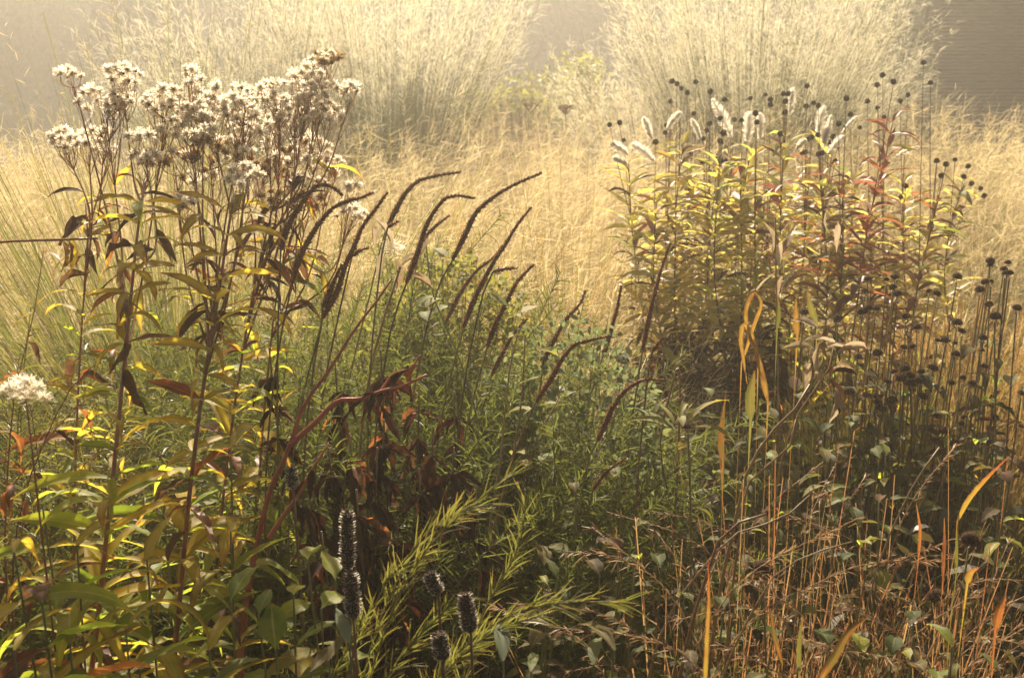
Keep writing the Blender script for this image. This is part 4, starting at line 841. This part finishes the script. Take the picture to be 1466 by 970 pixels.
small += [(960 + a / 2.897, b / 2.897) for a, b in [(1105,668),(1143,683),(1180,663),(1235,690),(1122,730),(1215,733),(1248,762),(1285,782),(1300,812),(975,772),(955,818)]]
LS = [([(925, 520), (918, 430), (905, 330), (900, 235)], 3.0, 0, 'thin leafy stem standing apart at the left of the gold leaved group'),
      ([(950, 540), (953, 400), (957, 270)], 3.1, 0, 'leafy stem behind the long brown spike'), ([(968, 540), (966, 400), (972, 250), (978, 205)], 2.95, 0, 'yellow leaved stem with a spray of dark heads at its top left'),
      ([(1000, 540), (1012, 410), (1020, 300), (1028, 225)], 2.9, 0, 'gold leaved stem under the tallest white plumes'), ([(1035, 530), (1052, 390), (1062, 290), (1075, 215)], 3.0, 0, 'yellow green leaved stem in the middle of the gold group'),
      ([(1110, 520), (1116, 400), (1118, 280), (1124, 195)], 2.85, .35, 'stem with yellow top leaves and reddish lower leaves'), ([(1085, 520), (1090, 380), (1096, 250)], 3.15, 0, 'shorter gold leaved stem behind the middle'),
      ([(1165, 520), (1172, 400), (1182, 300), (1190, 225)], 3.0, .1, 'yellow leaved stem left of the red one'), ([(1215, 520), (1232, 400), (1243, 320), (1268, 225), (1278, 175)], 2.8, .95, 'tall stem with deep red leaves and small dark heads on top'),
      ([(1300, 520), (1312, 420), (1330, 340), (1345, 275)], 3.0, .15, 'yellow leaved stem right of the red one'), ([(1360, 480), (1352, 400), (1362, 320), (1380, 262)], 3.2, 0, 'pale yellow leaved stem below the heads at far right'),
      ([(1140, 500), (1150, 380), (1156, 260)], 3.2, .1, 'leafy gold stem between plumes and red stem'), ([(1265, 520), (1270, 420), (1262, 340)], 3.1, .5, 'short mixed red and yellow leaved stem'),
      ([(985, 500), (992, 380), (1000, 270)], 3.25, 0, 'hidden gold leaved stem left of centre of the group'), ([(1210, 480), (1215, 380), (1222, 280)], 3.25, .2, 'gold leaved stem close behind the red one'), ([(1055, 500), (1040, 400), (1045, 290), (1048, 240)], 3.2, 0, 'gold leaved stem behind the white plumes')]
plants = []
for q, px in enumerate((940, 985, 1025, 1060, 1100, 1140, 1180, 1200, 1250, 1290, 1010, 1075)):
    yt = 235 + rnd(-10, 50) + (25 if px > 1190 or px < 960 else 0)
    LS.append(([(px + rnd(-14, 14), 520), (px + rnd(-8, 8), 400), (px + rnd(-8, 8), yt)], rnd(2.7, 3.3), 0 if px < 1160 else .25, near_label('crowded gold leaved stem', px, yt)))
for pts, d, red, lab in LS:
    d = d + .75
    P3 = [at(x, y, d) for x, y in pts]; base = P3[0].copy(); base[2] = 0
    t = thing('gold_leaved_plant', lab, 'plant', base, 'gold leaved stems at right')
    P = smooth_path([base] + P3, 40); g = G(); tube(g, P, np.linspace(.0036, .0016, 40), 6); build('stem', g, M['stem_brown'] if red < .5 else M['stem_red'], t)
    zt = P[:, 2]; nl = 96
    for k in range(nl):
        f = k / nl; z = zt[-1] * (.42 + .57 * f); i = int(np.clip(np.searchsorted(zt, z), 1, 39)); 
        if f < .38 and pts[0][0] > 1130 and random.random() < .7: continue
        if f < .33: 
            put_leaf(t, wither if random.random() < .55 else lance, random.choices(['dark', 'v_brown', 'v_red', 'papery'], (3, 4, .8, .35))[0] if pts[0][0] < 1120 else random.choices(['v_brown', 'v_yellow', 'lance', 'v_green', 'lance_red'], (1.5, 1.5, 2, 2, .8))[0], P[i], k * 2.4, rnd(-1.0, .3), rnd(.55, .8) if random.random() < .5 else rnd(.7, 1.0), rnd(-.6, .6))
        else:
            mt = 'lance_red' if random.random() < red else random.choices(['lance', 'lime', 'v_brown', 'lance_red'], (7, 1.0, .8, .5))[0]
            put_leaf(t, lance, mt, P[i], k * 2.4 + rnd(-.4, .4), rnd(.1, .9), rnd(.9, 1.4) * (1.1 - .25 * f), rnd(-.4, .4))
    plants.append((pts[-1], d, t, P))
for (x, y) in small:
    cand = sorted(plants, key=lambda q: (q[0][0] - x) ** 2 + max(0, y - q[0][1]) ** 2 * .3)
    (tx, ty), d, t, P = cand[0]
    h = at(x, y, d + rnd(-.12, .05)); i = int(rnd(30, 39)); 
    while i > 12 and P[i][2] > h[2] - .06: i -= 1
    g = G(); tube(g, smooth_path([P[i], (P[i] + h) / 2 + np.array((0, 0, -.012)), h - (0, 0, .005)], 9), np.linspace(.0015, .0009, 9), 4)
    b = build('flower_stalk', g, M['stem_tan'] if random.random() < .6 else M['stem_brown'], t)
    part('seed_head', SHM, b, aim(h, (h - P[i]) + RNG.normal(0, .02, 3), rnd(.95, 1.3), t.location))

# ------------------------------------------------------------------ white plumes
PL = [(933, 200, 921, 168, 10, 'white plume at the left, leaning left, second row'), (900, 222, 874, 205, 13, 'leftmost white plume, lying low and leaning left'), (898, 236, 878, 226, 11, 'small white plume just under the leftmost one'), (938, 232, 905, 206, 15, 'greyish white plume right of the leftmost pair'),
      (1003, 200, 990, 170, 9, 'slim white plume beside the small dark heads'), (1048, 198, 1020, 142, 15, 'large white plume leaning left under dark heads'), (1070, 205, 1073, 160, 16, 'white upright plume in the central pair, left one'), (1088, 200, 1088, 162, 13, 'white upright plume in the central pair, right one'),
      (1130, 166, 1135, 126, 11, 'topmost slim white plume among black heads'), (1170, 192, 1180, 152, 13, 'white plume leaning right, upper of the right pair'), (1180, 212, 1190, 165, 10, 'narrow white plume behind the right pair'), (1185, 222, 1208, 195, 12, 'white plume leaning right, lower of the right pair'),
      (1140, 214, 1154, 200, 9, 'small cream plume half hidden by gold leaves'), (1178, 205, 1184, 182, 15, 'broad white plume in the middle of the right pair'), (1205, 192, 1228, 166, 6, 'thin wispy plume right of the pairs'), (1282, 225, 1316, 210, 7, 'thin pinkish plume right of the red leaved stem'), (955, 185, 975, 160, 10, 'cream plume behind the yellow stem')]
for (x0, y0, x1, y1, w, lab) in PL:
    d = 3.6; a, b = at(x0, y0, d), at(x1, y1, d); base = np.array((a[0] - (b[0] - a[0]) * 1.5, a[1] + .1, 0))
    pth = smooth_path([base, a * .6 + base * .4 + np.array((0, 0, .15)), a, b], 30)
    t = thing('white_plume', lab, 'grass plume', base, 'white bottlebrush grass plumes'); g = G(); tube(g, pth[:22], .0014, 4); build('stem', g, M['stem_tan'], t)
    n = 16; P = smooth_path([a, (a + b) / 2 + np.array((0, 0, .006)), b], n); g = G(); nb = 560; f = RNG.random(nb) * (n - 1.01); ii = f.astype(int); fr = (f - ii)[:, None]; Q = P[ii] * (1 - fr) + P[ii + 1] * fr
    tg = norm(P[ii + 1] - P[ii]); rad = norm(np.cross(tg, RNG.normal(size=(nb, 3)))); R = w / F * d * .5; env = np.sin(np.pi * np.clip(f / (n - 1) * .85 + .12, 0, 1)) ** .7
    ribbons(g, Q, rad * .9 + tg * .8, R * 1.7 * env * U(.6, 1.1, nb), .0017, .05, 1, 0, 'stem'); build('plume', g, M['plume'], t)

# ------------------------------------------------------------------ strap leaves, red blades, papery leaves
def strap_leaf(pts, d, w, m, lab, name='strap_leaf', group=None, dd=0.0, neck=.05):
    P3 = [at(x, y, d + dd * k) for k, (x, y) in enumerate(pts)]; base = P3[0] + (P3[0] - P3[1]) * .5; base[2] = 0
    n1, n2 = 10, 26; up = smooth_path(P3, n2)
    low = smooth_path([base, base * .5 + P3[0] * .5 + np.array((rnd(-.01, .01), 0, 0)), P3[0]], n1 + 1)[:-1]
    P = np.concatenate((low, up)); n = len(P)
    t = thing(name, lab, 'leaf blade', base, group)
    tt = np.concatenate((np.zeros(n1), np.linspace(0, 1, n2))); uu = np.concatenate((np.full(n1, neck), neck + (1 - neck) * np.linspace(0, 1, 7)[1:] ** .7, np.ones(n2 - 6)))
    W = w / F * d * uu * np.clip((1.03 - tt) * 2.0, 0.04, 1) ** .8 * .5
    W = W * (1 + .10 * np.sin(np.arange(n) * 1.9 + rnd(0, 6)) * (tt > .3))
    tan = norm(np.gradient(P, axis=0)); ax = norm(np.array((rnd(-.3, .3), 1, rnd(-.2, .3)))); side = norm(np.cross(tan, ax)); N = np.cross(side, tan)
    an = (np.linspace(0, 1, n) * rnd(.4, 1.1) * random.choice((-1, 1)))[:, None]; side, N = side * np.cos(an) + N * np.sin(an), N * np.cos(an) - side * np.sin(an)
    k = .55
    V = np.stack((P - side * W[:, None] + N * W[:, None] * k, P - side * W[:, None] * .5 + N * W[:, None] * k * .4, P, P + side * W[:, None] * .5 + N * W[:, None] * k * .4, P + side * W[:, None] + N * W[:, None] * k), 1)
    col = np.ones((n, 5, 4)); col[..., 0] = rnd(0, 1); col[..., 1] = tt[:, None]; col[..., 2] = np.linspace(-1, 1, 5)
    g = G(); i = np.arange(n - 1)[:, None] * 5; j = np.arange(4)[None]; g.add(V, np.stack((i + j, i + j + 1, i + j + 6, i + j + 5), -1), col=col); build('blade', g, M[m], t)
SG = 'orange strap leaves right of centre'
strap_leaf([(1062, 520), (1080, 470), (1090, 425), (1082, 415), (1068, 440), (1072, 480), (1086, 515)], 2.35, 9, 'orange', 'orange strap leaf folded over at its top', group=SG)
strap_leaf([(1085, 520), (1075, 480), (1065, 465), (1062, 480), (1066, 520), (1070, 550)], 2.33, 8, 'orange', 'orange strap leaf hooked down to the left', group=SG)
strap_leaf([(1100, 575), (1092, 530), (1085, 505), (1070, 470)], 2.32, 11, 'orange', 'orange strap leaf hanging straight down', group=SG)
strap_leaf([(1142, 480), (1142, 450), (1140, 425)], 2.5, 13, 'orange', 'upright yellow orange leaf right of the folded one', group=SG)
strap_leaf([(1170, 460), (1160, 440), (1155, 415)], 2.5, 9, 'bladeolive', 'yellow green leaf beside the upright orange one', group=SG)
strap_leaf([(1112, 470), (1113, 440), (1112, 420)], 2.5, 8, 'bladeolive', 'narrow green strap leaf between the orange ones', group=SG)
strap_leaf([(1036, 660), (1037, 610), (1040, 560)], 2.2, 17, 'orange', 'broad dull orange leaf standing below the strap leaves', group=SG)
strap_leaf([(1075, 600), (1074, 565), (1080, 530)], 2.2, 14, 'bladeolive', 'green strap base under the orange leaves', group=SG)
RB = 'red and orange blades at bottom right'
strap_leaf([(1010, 980), (1013, 920), (1016, 860), (1014, 800)], 1.55, 8, 'redblade', 'upright red blade with yellow foot at the bottom', group=RB, neck=.8)
strap_leaf([(1372, 745), (1390, 715), (1415, 685), (1446, 652)], 1.8, 12, 'redblade', 'broad red and orange blade slanting up at the right edge', group=RB)
strap_leaf([(1172, 975), (1195, 940), (1215, 905), (1245, 880)], 1.5, 12, 'orange', 'broad yellow orange blade slanting at the bottom', group=RB, neck=.6)
strap_leaf([(1120, 950), (1108, 910), (1103, 870)], 1.6, 7, 'orange', 'thin yellow blade right of the upright red one', group=RB)
strap_leaf([(1385, 835), (1392, 820), (1402, 812)], 1.7, 12, 'redblade', 'short red blade near the big seed head', group=RB)
strap_leaf([(1370, 815), (1372, 760), (1373, 735)], 1.8, 6, 'bladeolive', 'yellow green stalk under the slanting red blade', group=RB)
strap_leaf([(1145, 960), (1147, 910), (1150, 880)], 1.6, 10, 'bladeolive', 'green blade between the yellow blades at bottom', group=RB)
strap_leaf([(1425, 900), (1432, 870), (1440, 850)], 1.6, 12, 'v_red', 'dull red leaf at the right edge near the bottom', group=RB)
strap_leaf([(1350, 830), (1353, 780), (1352, 740)], 1.85, 6, 'v_red', 'thin red stalk left of the slanting blade', group=RB)
strap_leaf([(1315, 800), (1318, 760), (1312, 720)], 1.9, 5, 'v_red', 'thin purple red stalk at lower right', group=RB)
# loose leaf at the left: horizontal red twig with hanging orange leaf
P3 = [at(x, y, 2.0) for x, y in [(-20, 346), (40, 345), (90, 343), (140, 341)]]; base = P3[0] * 1.0; base[2] = 0
t = thing('red_twig', 'thin red twig lying level at the left with a hanging orange leaf', 'twig', base)
g = G(); tube(g, smooth_path([base, (base + P3[0]) / 2 + np.array((-.04, 0, .1))] + P3, 24), .002, 5); build('stem', g, M['stem_red'], t)
for x, y, mt in ((88, 343, 'orange'), (98, 345, 'orange'), (102, 345, 'v_yellow')): put_leaf(t, wither, mt, at(x, y, 2.0), rnd(0, 6), -1.3, rnd(.45, .6))
for pts, d, lab in [([(10, 690), (22, 560), (50, 440), (62, 360)], 2.1, 'thin dark red stalk at the left among feathery green'), ([(60, 640), (110, 545), (165, 500)], 1.95, 'dull red stem slanting up to the first tall stem'), ([(0, 720), (60, 640), (100, 590), (150, 555)], 1.8, 'red brown stem slanting from the left edge')]:
    P3 = [at(x, y, d) for x, y in pts]; base = P3[0].copy(); base[2] = 0
    t = thing('red_stalk', lab, 'stalk', base); g = G(); P = smooth_path([base] + P3, 26); tube(g, P, np.linspace(.0036, .0007, 26), 6); build('stem', g, M['stem_red'], t)
    for k in range(4): put_leaf(t, vern, random.choice(['v_yellow', 'v_red']), P[25 - k * 2], rnd(0, 6), rnd(-.2, .6), rnd(.4, .6))
    for k in range(9): put_leaf(t, wither, random.choice(['v_red', 'v_brown', 'v_red']), P[int(rnd(12, 25))], rnd(0, 6), rnd(-1, .1), rnd(.35, .6))
# papery pale leaves
p = at(1180, 540, 2.3); base = (p[0], p[1] + .05, 0); t = thing('papery_plant', 'withered stem with pale papery leaves right of the orange strap leaves', 'plant', base)
P = smooth_path([base, (p[0] - .08, p[1], .6), at(1157, 569, 2.3), at(1184, 534, 2.3), at(1195, 490, 2.3)], 24); g = G(); tube(g, P, np.linspace(.003, .0015, 24), 5); build('stem', g, M['stem_tan'], t)
papl = leaf_lib('pap', 6, .075, .028, (.4, 1.3), (.6, .9), .07, 2.2, 'lance', None, 9)
for (x, y, yaw, pit, s) in [(1195, 490, 1.5, .3, .9), (1185, 495, -1.8, .1, .9), (1200, 505, -1.2, .4, 1), (1180, 535, -1.4, .2, 1.0), (1195, 528, -.8, .1, .9), (1186, 540, -2.5, -.8, .9), (1165, 500, 1.2, .2, .9), (1195, 555, -1.6, -1.4, .9), (1160, 520, .6, -1.2, .9), (1175, 490, 2.2, -1.2, 1.0), (1170, 470, .8, .4, .8)]:
    part('leaf', papl(random.choices(['papery', 'v_brown'], (3, 1))[0]), t, place(at(x, y, 2.3 + rnd(-.03, .03)), yaw, pit, rnd(-.6, .6), s, t.location))
p = at(1120, 330, 2.75); t = thing('papery_plant', 'pale dry pointed leaves hanging in the red and gold foliage', 'plant', (p[0], p[1], 0))
P = smooth_path([(p[0], p[1], 0), (p[0] + .02, p[1], .6), at(1110, 310, 2.75)], 16); g = G(); tube(g, P, .002, 5); build('stem', g, M['stem_tan'], t)
for (x, y) in [(1095, 320), (1098, 345), (1118, 345), (1125, 370), (1140, 385), (1185, 300), (1200, 320), (1178, 345), (1110, 390), (1120, 395)]:
    put_leaf(t, lance, 'papery', at(x, y, 2.75 + rnd(-.03, .03)), rnd(0, 6.28), -1.2 + rnd(-.3, .6), rnd(.6, .9))
# tan twiggy stems right of centre
for pts, d, r, lab in [([(1040, 800), (1054, 741), (1069, 678), (1102, 621), (1141, 582), (1160, 550)], 2.0, .0045, 'tan forked twig below the papery leaves'), ([(1060, 760), (1072, 690), (1100, 665), (1128, 643), (1140, 600)], 1.98, .003, 'reddish side twig crossing the tan forked one'),
                       ([(1000, 820), (1060, 760), (1120, 742), (1160, 708)], 1.9, .003, 'tan twig lying to the right, low'), ([(1010, 830), (1035, 765), (1075, 740), (1098, 735)], 1.75, .004, 'straw twig arching over the grey green leaves'),
                       ([(1080, 870), (1112, 820), (1170, 790), (1220, 775)], 1.75, .0024, 'thin pale twig slanting right at lower right'), ([(1285, 740), (1310, 690), (1330, 660), (1345, 640)], 2.0, .0025, 'tan bare twig left of the slanting red blade'), ([(960, 560), (945, 640), (955, 700)], 2.4, .003, 'dark brown stalk below the dark stems')]:
    P3 = [at(x, y, d) for x, y in pts]; base = P3[0].copy(); base[2] = 0
    t = thing('bare_twig', lab, 'twig', base, 'tan bare twigs'); g = G(); tube(g, smooth_path([base] + P3, 26), np.linspace(r, r * .5, 26), 6); build('stem', g, M['stem_tan'], t)

for k, (px, py, d, lab) in enumerate([(1000, 860, 1.95, 'upright russet grass left of the upright red blade'), (1075, 820, 2.0, 'upright russet grass by the straw twig'), (1230, 850, 2.1, 'upright russet grass above the broad orange blade'), (1330, 800, 2.25, 'upright russet grass in front of the coneflower stems'), (1440, 800, 2.15, 'russet grass at the right edge above the corner'), (1140, 760, 2.15, 'russet grass beneath the tan forked twig'), (1350, 920, 2.0, 'russet grass near the bottom right corner')]):
    p = at(px, py, d); grass_clump('russet_grass', lab, (p[0], p[1]), (p[2] + .12) / .93, .22, 44, 32, M['g_russet'], M['g_russet'], 'upright russet grasses in the lower right', (.04, 0), pan=12, panlen=.028, bladeh=.9, bw=.0035, top=.6, r0=.07, panw=.0016)

# straw-coloured arching grasses in the lower right
def culm_mesh(k):
    g = G(); L = .62; P = smooth_path([(0, 0, 0), (0, .05, L * .5), (0, .14, L * .8), (0, .30, L * .92)], 16); tube(g, P, np.linspace(.0014, .0006, 16), 4)
    n = 74; f = U(7.5, 14.9, n); ii = f.astype(int); fr = (f - ii)[:, None]; Q = P[ii] * (1 - fr) + P[ii + 1] * fr; tg = norm(P[ii + 1] - P[ii])
    ribbons(g, Q, tg + RNG.normal(0, .35, (n, 3)), U(.008, .03, n), .0022, .25, 2, 0, 'leaf')
    return g.mesh('seed_stalk', M['g_straw'])
CU = [culm_mesh(k) for k in range(5)]
for k, (px, py, d, lab) in enumerate([(1090, 850, 1.9, 'straw grass arching right above the upright red blade'), (1150, 900, 1.65, 'straw grass at the bottom middle of the right half'), (1200, 780, 2.0, 'straw grass below the coneflower cluster'), (1300, 880, 2.0, 'straw grass near the bottom right seed heads'), (1010, 780, 2.05, 'straw grass at the left of the lower right tangle'),
                                    (1420, 820, 2.1, 'straw grass at the right edge beside the big seed head'), (1180, 690, 2.2, 'straw grass under the papery leaves'), (960, 870, 1.75, 'straw grass right of the level frond'), (1250, 960, 1.75, 'straw grass at the bottom edge beside the orange blade'), (1390, 930, 1.95, 'straw grass in the bottom right corner')]):
    p = at(px, py, d); t = thing('straw_grass', lab, 'grass', (p[0], p[1], 0), 'straw grasses in the lower right')
    for q in range(6):
        part('seed_stalk', random.choice(CU), t, place((p[0] + rnd(-.05, .05), p[1] + rnd(-.05, .05), max(0, p[2] - .5)), -math.pi / 2 + rnd(-1.3, 1.3) + (0 if random.random() < .75 else math.pi), rnd(-.3, .1), 0, rnd(.75, 1.1), t.location))
    g = G(); n = 34; B = np.stack((p[0] + RNG.normal(0, .04, n), p[1] + RNG.normal(0, .04, n), np.zeros(n)), -1)
    ribbons(g, B, np.stack((RNG.normal(.1, .3, n), RNG.normal(0, .25, n), np.ones(n)), -1), p[2] * U(.8, 1.15, n), .004, U(.05, .4, n), 6); build('leaf_blades', g, M['g_red'] if k % 2 else M['g_straw'], t, kind='stuff')

# ------------------------------------------------------------------ haze
hz = G(); box(hz, (-58, -14, -1), (58, 73, 5.6))
ho = solo('haze', hz, bpy.data.materials.new('haze'), kind='stuff', smooth=False)
hm = ho.data.materials[0]; hm.use_nodes = True; nd = hm.node_tree.nodes; nd.clear()
pv = nd.new('ShaderNodeVolumePrincipled'); pv.inputs['Color'].default_value = (1.0, 0.96, 0.88, 1); pv.inputs['Density'].default_value = HAZE; pv.inputs['Anisotropy'].default_value = 0.7
om = nd.new('ShaderNodeOutputMaterial'); hm.node_tree.links.new(pv.outputs[0], om.inputs['Volume'])
